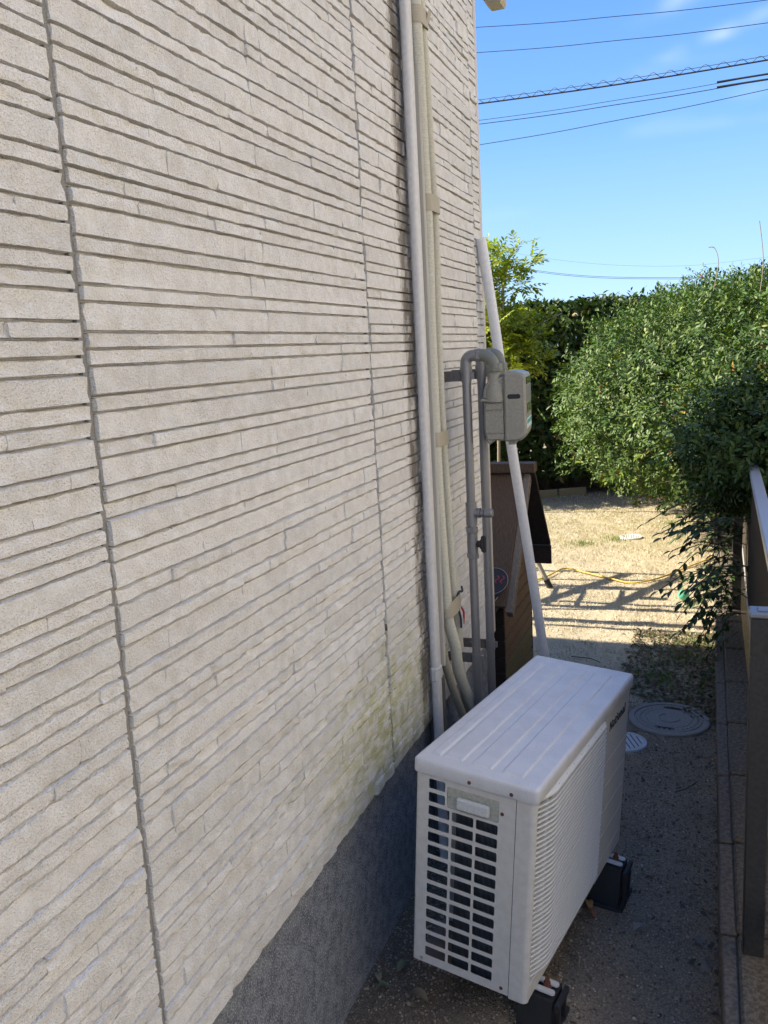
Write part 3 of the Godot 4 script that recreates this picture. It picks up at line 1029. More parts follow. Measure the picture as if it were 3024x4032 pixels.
# ---------------------------------------------------------------- kennel
func build_kennel() -> void:
	var k := thing("kennel", "brown wooden dog kennel with steep plank roof just past the house corner", "kennel", Vector3(-.40, 0, -3.8))
	var o := Vector3(.40, 0, 3.8)
	var X := Transform3D(Basis.IDENTITY, o)
	# gable end towards the yard: planks laid level, the lower ones mossy
	for i in 13:
		var y0 := .02 + i * .062
		var st := ST()
		var zn := -3.50
		var zf := -4.10
		var top := y0 + .057
		if top > .60:
			# under the slopes the planks get shorter
			zn = lerpf(-3.50, -3.72, (top - .60) / .25)
			zf = lerpf(-4.10, -3.88, (top - .60) / .25)
		box(st, Vector3(-.052, y0, zf), Vector3(-.030 + rng.randf_range(-.0015, .0015), top, zn), .004, X)
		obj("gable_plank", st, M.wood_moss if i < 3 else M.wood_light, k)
	for i in 7:
		var st := ST()
		box(st, Vector3(-.78, .02 + i * .075, -3.516), Vector3(-.031, .02 + i * .075 + .072, -3.494 + rng.randf_range(-.001, .001)), .003, X)
		obj("wall_plank", st, M.wood_dark, k)
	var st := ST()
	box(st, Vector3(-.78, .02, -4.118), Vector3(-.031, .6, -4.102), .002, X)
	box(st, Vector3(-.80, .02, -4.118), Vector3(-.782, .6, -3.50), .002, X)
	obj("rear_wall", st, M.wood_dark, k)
	# roof slopes
	var ridge := Vector3(0, 1.035, -3.80)
	var en := Vector3(0, .53, -3.335)
	var ef := Vector3(0, .615, -4.165)
	st = ST()
	slab(st, ridge, en, -.92, .012, .016, X)
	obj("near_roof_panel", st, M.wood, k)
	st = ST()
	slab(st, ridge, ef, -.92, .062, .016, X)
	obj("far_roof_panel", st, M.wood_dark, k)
	st = ST()
	slab(st, ridge + Vector3(0, -.012, .01), en + Vector3(0, -.025, -.004), .0125, .040, .05, X)
	obj("barge_board", st, M.wood_grey, k)
	st = ST()
	box(st, Vector3(-.92, .505, -4.180), Vector3(.062, .600, -4.166), .002, X)
	obj("eave_board", st, M.wood_dark, k)
	st = ST()
	box(st, Vector3(-.94, 1.028, -3.835), Vector3(.064, 1.072, -3.765), .003, X)
	obj("ridge_cap", st, M.wood, k)
	st = ST()
	for x in [-.70, -.30, -.04]:
		box(st, Vector3(x - .02, .49, -3.49), Vector3(x + .005, .53, -3.36), .002, X)
	obj("eave_bracket", st, M.wood_dark, k)
	# round dark name plate hung by a wire on the near slope
	var p := thing("name_plate", "dark round plate with faded pink squiggles hung on the kennel roof by a wire", "plaque", Vector3(-.045, .622, -3.390))
	var nrm := Vector3(0, .46, .5).normalized()
	var B := Basis(Vector3.RIGHT, Vector3.RIGHT.cross(nrm) * -1.0, nrm)
	B = Basis(Vector3.RIGHT, nrm.cross(Vector3.RIGHT), nrm)
	st = ST()
	var poly := PackedVector2Array()
	for i in 28:
		var a := TAU * i / 28
		poly.append(Vector2(cos(a) * .060, sin(a) * .060 - (.012 if sin(a) < -.7 else 0.0)))
	prism(st, poly, 0, .006, Transform3D(B, Vector3.ZERO))
	obj("plate", st, M.plaque, p)
	st = ST()
	var ring := []
	for i in 33:
		var a := -2.3 + 4.4 * i / 32
		ring.append(B * Vector3(cos(a) * .061, sin(a) * .061, .006))
	tube(st, ring, .0012, 5)
	ring = []
	for i in 9:
		ring.append(B * Vector3(-.02 + .006 * i, -.075 - .03 * sin(i / 8.0 * PI), .006))
	tube(st, ring, .0015, 5)
	obj("wire", st, M.alu_dull, p)
	for sx in [.014, .036]:
		st = ST()
		var sq := []
		for i in 15:
			var tt := i / 14.0
			sq.append(B * Vector3(sx + .007 * sin(tt * TAU), .022 - tt * .034, .0075))
		tube(st, sq, .0032, 6)
		obj("squiggle", st, M.pink, p)
	st = ST()
	lathe(st, Transform3D(B * Basis(Vector3.RIGHT, PI / 2), B * Vector3(-.012, .006, .007)), [[.012, 0], [.012, .003], [0, .004]], 8)
	obj("pale_spot", st, M.pvc_old, p)

# a board between two lines parallel to x, thick below the line
func slab(st: SurfaceTool, a: Vector3, b: Vector3, x0: float, x1: float, th: float, xf: Transform3D) -> void:
	var d := (b - a)
	var n := Vector3.RIGHT.cross(d).normalized()
	if n.y < 0:
		n = -n
	var bs := Basis(Vector3.RIGHT, n, Vector3.RIGHT.cross(n))
	var l := d.length() * signf(d.dot(bs.z))
	box(st, Vector3(x0, -th, minf(0, l)), Vector3(x1, 0, maxf(0, l)), .002, xf * Transform3D(bs, a))

# ---------------------------------------------------------------- outdoor unit
const AC_W := .780
const AC_D := .287
const AC_H := .484

func A(d: float, y: float, a: float) -> Vector3:
	return Vector3(d, y, -a)

# a plate in the plane spanned by u and v from o, with rounded rectangular holes [u0, v0, u1, v1]
func holed_plate(st: SurfaceTool, o: Vector3, u: Vector3, v: Vector3, w: float, h: float, holes: Array, r: float, th: float) -> void:
	var n := u.cross(v).normalized()
	var us := [0.0, w]
	var vs := [0.0, h]
	for q in holes:
		for e in [q[0], q[2]]:
			if not us.has(e):
				us.append(e)
		for e in [q[1], q[3]]:
			if not vs.has(e):
				vs.append(e)
	us.sort()
	vs.sort()
	st.set_smooth_group(-1)
	for i in us.size() - 1:
		for j in vs.size() - 1:
			var cu: float = (us[i] + us[i + 1]) * .5
			var cv: float = (vs[j] + vs[j + 1]) * .5
			var hole := false
			for q in holes:
				if cu > q[0] and cu < q[2] and cv > q[1] and cv < q[3]:
					hole = true
					break
			if not hole:
				for s in [0.0, -th]:
					quad(st, o + u * us[i] + v * vs[j] + n * s, o + u * us[i + 1] + v * vs[j] + n * s, o + u * us[i + 1] + v * vs[j + 1] + n * s, o + u * us[i] + v * vs[j + 1] + n * s, n if s == 0.0 else -n)
	for q in holes:
		var p := rrect(q[0], q[1], q[2], q[3], r, 4)
		var c := Vector2((q[0] + q[2]) * .5, (q[1] + q[3]) * .5)
		for i in p.size():
			var a := p[i]
			var b := p[(i + 1) % p.size()]
			var inw := (c - (a + b) * .5)
			quad(st, o + u * a.x + v * a.y, o + u * b.x + v * b.y, o + u * b.x + v * b.y - n * th, o + u * a.x + v * a.y - n * th, u * inw.x + v * inw.y)
			var corner := Vector2(q[0] if (a + b).x * .5 < c.x else q[2], q[1] if (a + b).y * .5 < c.y else q[3])
			if a.distance_to(b) < r:
				tri(st, o + u * a.x + v * a.y, o + u * b.x + v * b.y, o + u * corner.x + v * corner.y, n)

func grille_d(a: float) -> float:
	var t := clampf(a / .11, 0.0, 1.0)
	t = t * t * (3 - 2 * t) * .5 + sin(t * PI / 2) * .5
	var e := smoothstep(.512, .490, a)
	return AC_D - .016 + .030 * t - .010 * (1.0 - e)

func rib_h(d: float, a: float) -> float:
	var h := 0.0
	for q in [[.022, .047], [.052, .101], [.123, .173], [.195, .246]]:
		var e := minf(minf(d - q[0], q[1] - d), minf(a - .027, .726 - a))
		h = maxf(h, smoothstep(0.0, .0042, e))
	return h * .0036

func build_ac() -> void:
	var u := thing("outdoor_unit", "off-white air conditioner outdoor unit with slatted front, leaning slightly off the wall", "air conditioner")
	u.transform = Transform3D(Basis(Vector3(.98401, -.059013, .168055), Vector3(.064086, .997633, -.024924), Vector3(-.166186, .035296, .985462)).orthonormalized(), Vector3(.150637, .170221, -1.67493))
	var st := ST()
	# lid: loops of a rounded rectangle, then the ribbed top
	var prof := [[-.0055, .4845, .012], [-.0065, .4870, .012], [-.0065, .5090, .012], [-.0058, .5140, .011], [-.0030, .5178, .008], [.0015, .5190, .0012]]
	var loops := []
	for q in prof:
		var lp := rrect(q[0], q[0], AC_D - q[0], AC_W - q[0], q[2], 6)
		var ring := []
		for p in lp:
			ring.append(A(p.x, q[1], p.y))
		loops.append(ring)
	st.set_smooth_group(1)
	var mid := A(AC_D / 2, .45, AC_W / 2)
	for i in loops.size() - 1:
		var n: int = loops[i].size()
		for k in n:
			var k2 := (k + 1) % n
			quad(st, loops[i][k], loops[i][k2], loops[i + 1][k2], loops[i + 1][k], loops[i][k] - mid)
	var ds := [.0015, .012]
	for e in [.022, .047, .052, .101, .123, .173, .195, .246]:
		for f in [0.0, .0014, .0028, .0042]:
			ds.append(e + (f if e in [.022, .052, .123, .195] else -f))
	ds.append_array([.26, AC_D - .0015])
	ds.sort()
	var as_ := [.0015, .015, .027, .0284, .0298, .0312, .06]
	for i in 16:
		as_.append(.09 + i * .038)
	as_.append_array([.7218, .7232, .7246, .726, .745, AC_W - .0015])
	st.set_smooth_group(-1)
	for i in ds.size() - 1:
		for j in as_.size() - 1:
			var p := []
			for q in [[i, j], [i + 1, j], [i + 1, j + 1], [i, j + 1]]:
				p.append(A(ds[q[0]], .519 + rib_h(ds[q[0]], as_[q[1]]), as_[q[1]]))
			quad(st, p[0], p[1], p[2], p[3], Vector3.UP)
	obj("lid", st, M.ac_lid, u)
	# near side panel with its vents
	var holes := []
	for i in 14:
		var y := .4735 - .0328 * i
		holes.append([.0325, y - .0235, .0735 if i < 2 else .0855, y])
		if i >= 2:
			holes.append([.0915, y - .0235, .1445, y])
			holes.append([.1505, y - .0235, .2025, y])
	holes.append([.0785, .4150, .2045, .4660])
	st = ST()
	holed_plate(st, A(.006, .003, 0), Vector3.RIGHT, Vector3.UP, .2365, .4805, holes.map(func(q): return [q[0] - .006, q[1] - .003, q[2] - .006, q[3] - .003]), .0035, .0016)
	# folded rear edge
	st.set_smooth_group(1)
	for i in 5:
		var t0 := PI / 2 * i / 5
		var t1 := PI / 2 * (i + 1) / 5
		quad(st, A(.006 - .006 * sin(t0), .003, .006 - .006 * cos(t0)), A(.006 - .006 * sin(t1), .003, .006 - .006 * cos(t1)), A(.006 - .006 * sin(t1), .4835, .006 - .006 * cos(t1)), A(.006 - .006 * sin(t0), .4835, .006 - .006 * cos(t0)), A(-1, 0, -1))
	quad(st, A(0, .003, .006), A(0, .003, .03), A(0, .4835, .03), A(0, .4835, .006), Vector3.LEFT)
	obj("side_panel", st, M.ac_white, u)
	# handle plate with its block
	st = ST()
	box(st, A(.0788, .4153, .012) , A(.2042, .4657, .0018), 0.0)
	var hp := obj("handle_plate", st, M.ac_handle, u)
	st = ST()
	box(st, A(.104, .4215, .002), A(.184, .4505, -.011), .0045)
	obj("handle_block", st, M.ac_block, hp)
	st = ST()
	lathe(st, Transform3D(Basis(Vector3.RIGHT, PI / 2), A(.0835, .4405, .0015)), [[.003, 0], [.003, .002], [0, .003]], 8)
	obj("screw", st, M.alu_dull, hp)
	# front corner post, rounded
	st = ST()
	st.set_smooth_group(1)
	var cp := [Vector2(.2440, .0), Vector2(.2735, .0)]
	for i in 7:
		var t := PI / 2 * i / 6
		cp.append(Vector2(.2735 + .0135 * sin(t), .0135 - .0135 * cos(t)))
	cp.append(Vector2(AC_D, .0145))
	cp.append(Vector2(AC_D - .014, .0150))
	for i in cp.size() - 1:
		st.set_smooth_group(1 if i < 8 else -1)
		quad(st, A(cp[i].x, -.002, cp[i].y), A(cp[i + 1].x, -.002, cp[i + 1].y), A(cp[i + 1].x, .4838, cp[i + 1].y), A(cp[i].x, .4838, cp[i].y), A(cp[i].x + .001 - .26, 0, cp[i].y - .02) if i < 8 else Vector3.FORWARD)
	st.set_smooth_group(-1)
	quad(st, A(.2440, -.002, 0), A(.2735, -.002, 0), A(AC_D, -.002, .0135), A(.244, -.002, .0135), Vector3.DOWN)
	quad(st, A(.2440, -.002, 0), A(.2440, .4838, 0), A(.2440, .4838, .012), A(.2440, -.002, .012), Vector3.LEFT)
	obj("corner_post", st, M.ac_white, u)
	# front: band below the grille and the flat service panel with its grooves
	st = ST()
	box(st, A(AC_D - .012, -.002, .514), A(AC_D - .0005, .036, .0155), .002)
	obj("lower_band", st, M.ac_white, u)
	st = ST()
	var ys := [-.002]
	for g in [.046, .120, .194, .265, .337]:
		ys.append_array([g - .0024, g, g + .0024])
	ys.append(.4838)
	st.set_smooth_group(-1)
	for i in ys.size() - 1:
		var g0 := 0.0 if (i % 3) != 2 else .0022
		var g1 := 0.0 if ((i + 1) % 3) != 2 else .0022
		quad(st, A(AC_D - g0, ys[i], .5155), A(AC_D - g0, ys[i], AC_W - .012), A(AC_D - g1, ys[i + 1], AC_W - .012), A(AC_D - g1, ys[i + 1], .5155), Vector3.RIGHT)
	st.set_smooth_group(1)
	for i in 6:
		var t0 := PI / 2 * i / 6
		var t1 := PI / 2 * (i + 1) / 6
		quad(st, A(AC_D - .012 + .012 * cos(t0), -.002, AC_W - .012 + .012 * sin(t0)), A(AC_D - .012 + .012 * cos(t1), -.002, AC_W - .012 + .012 * sin(t1)), A(AC_D - .012 + .012 * cos(t1), .4838, AC_W - .012 + .012 * sin(t1)), A(AC_D - .012 + .012 * cos(t0), .4838, AC_W - .012 + .012 * sin(t0)), A(1, 0, 1))
	st.set_smooth_group(-1)
	quad(st, A(AC_D, -.002, .5155), A(AC_D, .4838, .5155), A(AC_D - .02, .4838, .5155), A(AC_D - .02, -.002, .5155), Vector3.BACK)
	quad(st, A(AC_D - .012, -.002, AC_W), A(.0, -.002, AC_W), A(.0, .4838, AC_W), A(AC_D - .012, .4838, AC_W), Vector3.FORWARD)
	obj("service_panel", st, M.ac_white, u)
	# inside: bottom tray, coil across the rear and round the corner, black sheet standing in for shade
	st = ST()
	box(st, A(.003, .001, AC_W - .003), A(AC_D - .013, .006, .004))
	obj("base_tray", st, M.galv_dark, u)
	st = ST()
	box(st, A(.012, .008, AC_W - .02), A(.030, .478, .16))
	box(st, A(.095, .008, .032), A(.222, .478, .020))
	var fin := obj("coil", st, M.fin, u)
	st = ST()
	for i in 42:
		var d := .0955 + i * .003
		box(st, A(d, .01, .0198), A(d + .0008, .476, .0165))
	obj("fins", st, M.dark, fin).set_meta("kind", "stuff")
	st = ST()
	box(st, A(AC_D - .06, .01, .50), A(AC_D - .052, .478, .02))
	obj("shade_backing", st, M.dark, u)
	# grille: slats, the ribs behind them, white top trim and end strip
	var pas := []
	for i in 15:
		pas.append(.0035 + .11 * pow(i / 14.0, 1.0))
	pas.append_array([.2, .3, .4, .48, .492, .500, .506, .511])
	for s in 35:
		var y := .0445 + s * .01215
		st = ST()
		for i in pas.size() - 1:
			var d0 := grille_d(pas[i])
			var d1 := grille_d(pas[i + 1])
			var sec := [Vector2(-.0004, -.0022), Vector2(0, .0013), Vector2(-.0012, .0022), Vector2(-.0085, .0014), Vector2(-.0085, -.0008)]
			st.set_smooth_group(1)
			for k in sec.size():
				var e: Vector2 = sec[k]
				var f: Vector2 = sec[(k + 1) % sec.size()]
				st.set_smooth_group(k + 1)
				var n2 := Vector2(f.y - e.y, -(f.x - e.x))
				quad(st, A(d0 + e.x, y + e.y, pas[i]), A(d1 + e.x, y + e.y, pas[i + 1]), A(d1 + f.x, y + f.y, pas[i + 1]), A(d0 + f.x, y + f.y, pas[i]), Vector3(n2.x, n2.y, 0))
		obj("slat", st, M.ac_grille, u)
	for a in [.035, .070, .125, .180, .235, .290, .345, .400, .455]:
		st = ST()
		box(st, A(grille_d(a) - .022, .038, a + .0022), A(grille_d(a) - .0045, .478, a), 0.0)
		obj("grille_rib", st, M.ac_grille, u)
	st = ST()
	st.set_smooth_group(1)
	for i in pas.size() - 1:
		var a0: float = pas[i]
		var a1: float = pas[i + 1]
		var sec0 := [A(AC_D - .016, .4836, a0), A(minf(AC_D, grille_d(a0)), .4834, a0), A(lerpf(AC_D, grille_d(a0), .8), .4740, a0), A(grille_d(a0), .4695, a0), A(grille_d(a0) - .012, .4690, a0)]
		var sec1 := [A(AC_D - .016, .4836, a1), A(minf(AC_D, grille_d(a1)), .4834, a1), A(lerpf(AC_D, grille_d(a1), .8), .4740, a1), A(grille_d(a1), .4695, a1), A(grille_d(a1) - .012, .4690, a1)]
		for k in 4:
			quad(st, sec0[k], sec1[k], sec1[k + 1], sec0[k + 1], Vector3(.7, .7, 0) if k < 3 else Vector3.DOWN)
	obj("grille_trim", st, M.ac_grille, u)
	st = ST()
	box(st, A(AC_D - .02, .037, .5150), A(AC_D + .0035, .4832, .5115), .001)
	box(st, A(AC_D - .034, .037, .0060), A(AC_D - .0165, .4832, .0030), .0005)
	obj("grille_end_strip", st, M.ac_grille, u)
	# rusty screws
	for q in [[.134, .4935], [.233, .4935]]:
		st = ST()
		lathe(st, Transform3D(Basis(Vector3.RIGHT, PI / 2), A(q[0], q[1], -.0063)), [[.0046, 0], [.0042, .0012], [0, .0016]], 12)
		obj("screw", st, M.rust, u)
	for q in [[.2115, .4385, 0], [.024, .012, 1], [.226, .016, 0]]:
		st = ST()
		lathe(st, Transform3D(Basis(Vector3.RIGHT, PI / 2), A(q[0], q[1], .0002)), [[.0044, 0], [.0040, .0012], [0, .0018]], 12)
		obj("screw", st, M.rust if q[2] == 0 else M.alu_dull, u)
	# maker's name on the service panel
	var tm := TextMesh.new()
	var fnt := SystemFont.new()
	fnt.font_names = PackedStringArray(["Droid Sans"])
	fnt.font_weight = 800
	tm.font = fnt
	tm.text = "National"
	tm.font_size = 64
	tm.pixel_size = .01
	tm.depth = .04
	tm.curve_step = 1.0
	var bb := tm.get_aabb()
	var sx := .158 / maxf(bb.size.x, .001)
	var sy := .0285 / maxf(bb.size.y, .001)
	var bx := Basis(Vector3(0, 0, -1) * sx, Vector3.UP * sy, Vector3.RIGHT * .02)
	var cen := bb.get_center()
	put("lettering", tm, M.ink, u, Transform3D(bx, A(AC_D + .0006, .4365, .650) - bx * Vector3(cen.x, cen.y, 0)))
	# mounting feet with rusty bolts
	for a in [.085, .665]:
		for s in [0, 1]:
			st = ST()
			var z0: float = a - .022 + s * .030
			prism(st, rrect(AC_D - .02, z0, AC_D + .042, z0 + .016, .0075, 5), -.007, -.003, Transform3D(Basis(Vector3.RIGHT, Vector3(0, 0, -1), Vector3.UP), Vector3.ZERO))
			obj("foot", st, M.ac_white, u)
		st = ST()
		lathe(st, Transform3D(Basis.IDENTITY, A(AC_D + .018, -.010, a + .001)), [[.0115, 0], [.0115, .006], [.0085, .0065], [.0085, .016], [.0055, .0165], [.0055, .026], [0, .027]], 6)
		obj("bolt", st, M.rust, u)
	# the two black blocks it stands on
	var labels := ["black plastic block under the near end of the outdoor unit", "black plastic block under the far end of the outdoor unit"]
	for i in 2:
		var a: float = [.086, .666][i]
		var b := thing("mounting_block", labels[i], "mounting block", Vector3.ZERO, "")
		b.transform = u.transform * Transform3D(Basis.IDENTITY, A(.15, -.012, a))
		st = ST()
		var hgt := .092 if i == 0 else .122
		var trap := PackedVector2Array([Vector2(-.046, -hgt), Vector2(.046, -hgt), Vector2(.034, -.001), Vector2(-.034, -.001)])
		prism(st, trap, .10 if i == 0 else .03, .180, Transform3D(Basis(Vector3(0, 0, 1), Vector3.UP, Vector3.RIGHT), Vector3.ZERO))
		obj("body", st, M.black, b)
		st = ST()
		for zz in [-.02, .02]:
			box(st, Vector3(.1855, -hgt, zz - .004), Vector3(.196, -.006, zz + .004), .001)
		box(st, Vector3(.1855, -.02, -.038), Vector3(.196, -.003, .038), .001)
		box(st, Vector3(.1855, -hgt, -.055), Vector3(.196, -hgt + .022, .055), .001)
		obj("end_rib", st, M.black, b)
		st = ST()
		box(st, Vector3(.095, -hgt + .001, -.058), Vector3(.188, -hgt + .012, .058), .002)
		obj("base_flange", st, M.black, b)

# ---------------------------------------------------------------- pipes on the wall
# padded insulation: a tube whose surface is quilted with small bumps
func quilted(st: SurfaceTool, pts: Array, r: float, pitch := .0068, round_ := 22) -> void:
	var c := catmull(pts, 10)
	var fine := [c[0]]
	var step := pitch / 3.0
	var left := step
	for i in c.size() - 1:
		var a: Vector3 = c[i]
		var b: Vector3 = c[i + 1]
		var l := a.distance_to(b)
		var at := left
		while at < l:
			fine.append(a.lerp(b, at / l))
			at += step
		left = at - l
	st.set_smooth_group(1)
	var segs := round_ * 2
	var prev := []
	var fx_ := Vector3.ZERO
	for i in fine.size():
		var d: Vector3 = (fine[mini(i + 1, fine.size() - 1)] - fine[maxi(i - 1, 0)]).normalized()
		if i == 0:
			fx_ = frame_of(d).x
		fx_ = (fx_ - d * fx_.dot(d)).normalized()
		var fz := fx_.cross(d)
		var ring := []
		for k in segs:
			var t := TAU * k / segs
			var bump := (.0011 if i % 3 != 0 else -.0008) if k % 2 == 0 else -.0008
			ring.append(fine[i] + (fx_ * cos(t) + fz * sin(t)) * (r + bump))
		if i > 0:
			for k in segs:
				var k2 := (k + 1) % segs
				quad(st, prev[k], ring[k], ring[k2], prev[k2], prev[k] - fine[i - 1])
		prev = ring

func build_pipes() -> void:
	# white drain pipe, rounded square, with the thin moulding beside it
	var dp := thing("drain_pipe", "straight whitish rounded drain pipe running up the wall left of the padded pipes", "drain pipe", Vector3(.027, 0, -2.333))
	var st := ST()
	var sec := rrect(-.0125, -.021, .0125, .021, .0105, 6)
	prism(st, sec, -2.95, .05, Transform3D(Basis(Vector3.RIGHT, Vector3(0, 0, 1), Vector3.DOWN), Vector3.ZERO))
	obj("pipe", smooth_side(sec, -.05, 2.95), M.pvc, dp)
	st = ST()
	box(st, Vector3(-.0150, .60, -.0245), Vector3(.0150, .655, .0245), .009)
	obj("socket", st, M.pvc, dp)
	for y in [.95, 1.85, 2.75]:
		st = ST()
		box(st, Vector3(-.028, y, -.012), Vector3(-.012, y + .02, .012), .001)
		obj("bracket", st, M.galv, dp)
	var md := thing("cable_moulding", "thin pale cable moulding strip between drain pipe and padded pipes", "moulding", Vector3(.02, 0, -2.372))
	st = ST()
	box(st, Vector3(-.012, .635, -.006), Vector3(.026, 2.95, .006), .003)
	obj("strip", st, M.pvc_old, md)
	st = ST()
	box(st, Vector3(-.030, .0, -.014), Vector3(.018, .60, .010), .003)
	obj("lower_channel", st, M.galv_dark, md)
	# padded refrigerant pipes
	var X := .040
	var pa := []
	for q in [[2.95, -2.370], [2.52, -2.374], [2.37, -2.382], [2.214, -2.386], [1.987, -2.397], [1.836, -2.396], [1.665, -2.386], [1.403, -2.386], [1.146, -2.392], [.87, -2.420], [.77, -2.435], [.667, -2.463], [.564, -2.496], [.411, -2.575], [.30, -2.64], [.18, -2.70]]:
		pa.append(Vector3(X + (.012 if q[0] < .7 else 0.0) + (.02 if q[0] < .45 else 0.0), q[0], q[1]))
	var pb := []
	for q in [[2.95, -2.40], [2.536, -2.42], [2.386, -2.44], [2.228, -2.448], [1.996, -2.468], [1.841, -2.467], [1.665, -2.455], [1.397, -2.456], [1.13, -2.477], [.86, -2.505], [.735, -2.535], [.638, -2.547], [.553, -2.556], [.423, -2.605], [.30, -2.66], [.18, -2.71]]:
		pb.append(Vector3(X, q[0], q[1]))
	var a := thing("refrigerant_pipe", "left of the two cream padded pipes, thicker, ending bent behind the outdoor unit", "pipe", Vector3.ZERO)
	st = ST()
	quilted(st, pa, .0172)
	obj("padding", st, M.foam, a)
	var b := thing("refrigerant_pipe", "right of the two cream padded pipes beside the bare wall stones", "pipe", Vector3.ZERO)
	st = ST()
	quilted(st, pb, .0142)
	obj("padding", st, M.foam, b)
	var c := thing("refrigerant_pipe", "short greyish weathered padded pipe behind the cream ones near the ground", "pipe", Vector3.ZERO)
	st = ST()
	quilted(st, [Vector3(.022, .80, -2.372), Vector3(.024, .767, -2.374), Vector3(.030, .694, -2.390), Vector3(.038, .606, -2.413), Vector3(.046, .509, -2.455), Vector3(.056, .401, -2.515), Vector3(.07, .25, -2.60)], .0125, .0075)
	obj("padding", st, M.foam_old, c)
	# tapes that bind them
	var ty := [[2.483, "topmost torn beige tape band around the padded pipes"], [2.003, "second beige tape band from the top around the padded pipes"], [1.335, "third beige tape band from the top, beside the gas meter's height"], [.800, "lowest beige tape band with wire ends sticking out of it"]]
	for i in 4:
		var y: float = ty[i][0]
		var t := thing("tape_band", ty[i][1], "tape", Vector3(X, y, 0), "tape bands around the padded pipes")
		var za := at_y(pa, y)
		var zb := at_y(pb, y)
		st = ST()
		var hh := .022 if i != 3 else .026
		st.set_smooth_group(1)
		var rows := []
		for j in 5:
			var yy := lerpf(-hh, hh, j / 4.0)
			var ring := []
			for k in 28:
				var tt := TAU * k / 28
				var cz := za if sin(tt) > 0 else zb
				var rr := .0190 + .0008 * noise.get_noise_2d(k * 1.3, yy * 90 + i * 7)
				ring.append(Vector3(cos(tt) * rr, yy + .002 * noise2.get_noise_2d(k * .8, i * 5.0 + j), cz + sin(tt) * rr))
			rows.append(ring)
		for j in 4:
			for k in 28:
				var k2 := (k + 1) % 28
				quad(st, rows[j][k], rows[j + 1][k], rows[j + 1][k2], rows[j][k2], rows[j][k] - Vector3(0, rows[j][k].y, (za + zb) / 2))
		obj("band", st, M.tape, t)
		if i == 0:
			st = ST()
			st.set_smooth_group(1)
			for k in 5:
				var y0 := -.006 + k * .006
				quad(st, Vector3(.018 + .004 * k * .4, y0, zb + .012), Vector3(.018 + .004 * k * .4, y0, zb - .014), Vector3(.018 + .004 * (k + 1) * .4, y0 + .006, zb - .016), Vector3(.018 + .004 * (k + 1) * .4, y0 + .006, zb + .010), Vector3.RIGHT)
			obj("loose_end", st, M.tape, t)
		if i == 3:
			var w := [[M.hose_wire, Vector3(.016, -.02, -2.505), Vector3(.022, -.055, -2.506), Vector3(.021, -.085, -2.508)], [M.wire_white, Vector3(.018, -.02, -2.513), Vector3(.024, -.055, -2.516), Vector3(.024, -.086, -2.517)], [M.wire_red, Vector3(.018, -.02, -2.523), Vector3(.026, -.04, -2.527), Vector3(.024, -.078, -2.524)], [M.hose_wire, Vector3(.014, .02, -2.50), Vector3(.020, .036, -2.506), Vector3(.026, .033, -2.520), Vector3(.021, .047, -2.530)]]
			for q in w:
				st = ST()
				tube(st, catmull(q.slice(1), 5), .0035 if q[0] != M.wire_white else .0026, 7)
				obj("wire_end", st, q[0], t)
	# the long white pipe that leans on the corner
	var lp := thing("plastic_pipe", "long white plastic pipe leaning against the house corner in front of the kennel", "pipe", Vector3(.222, 0, -3.300))
	st = ST()
	var pp := [Vector3(0.222, 0.003, -3.300), Vector3(0.186, 0.346, -3.265), Vector3(0.136, 0.832, -3.215), Vector3(0.089, 1.276, -3.165), Vector3(0.059, 1.628, -3.130), Vector3(0.021, 1.979, -3.095)]
	for i in pp.size():
		pp[i] -= lp.position
	tube(st, catmull(pp, 5), .0190, 18)
	obj("pipe", st, M.white_pipe, lp)
	st = ST()
	tube(st, [pp[1].lerp(pp[0], .02), pp[1].lerp(pp[2], .06), pp[1].lerp(pp[2], .0)].slice(0, 2), .0198, 18)
	obj("collar", st, M.white_pipe, lp)

# the smooth mantle of a straight bar of outline sec, standing upright
func smooth_side(sec: PackedVector2Array, y0: float, y1: float) -> SurfaceTool:
	var st := ST()
	st.set_smooth_group(1)
	for i in sec.size():
		var a := sec[i]
		var b := sec[(i + 1) % sec.size()]
		quad(st, Vector3(a.x, y0, a.y), Vector3(b.x, y0, b.y), Vector3(b.x, y1, b.y), Vector3(a.x, y1, a.y), Vector3(a.x + b.x, 0, a.y + b.y))
	return st

func at_y(pts: Array, y: float) -> float:
	for i in pts.size() - 1:
		if pts[i].y >= y and pts[i + 1].y <= y:
			return lerpf(pts[i].z, pts[i + 1].z, (pts[i].y - y) / maxf(pts[i].y - pts[i + 1].y, .0001))
	return pts[-1].z

func arc(c: Vector3, r: float, u: Vector3, v: Vector3, n := 8) -> Array:
	var out := []
	for i in n + 1:
		var t := PI / 2 * i / n
		out.append(c + u * (r * cos(t)) + v * (r * sin(t)))
	return out

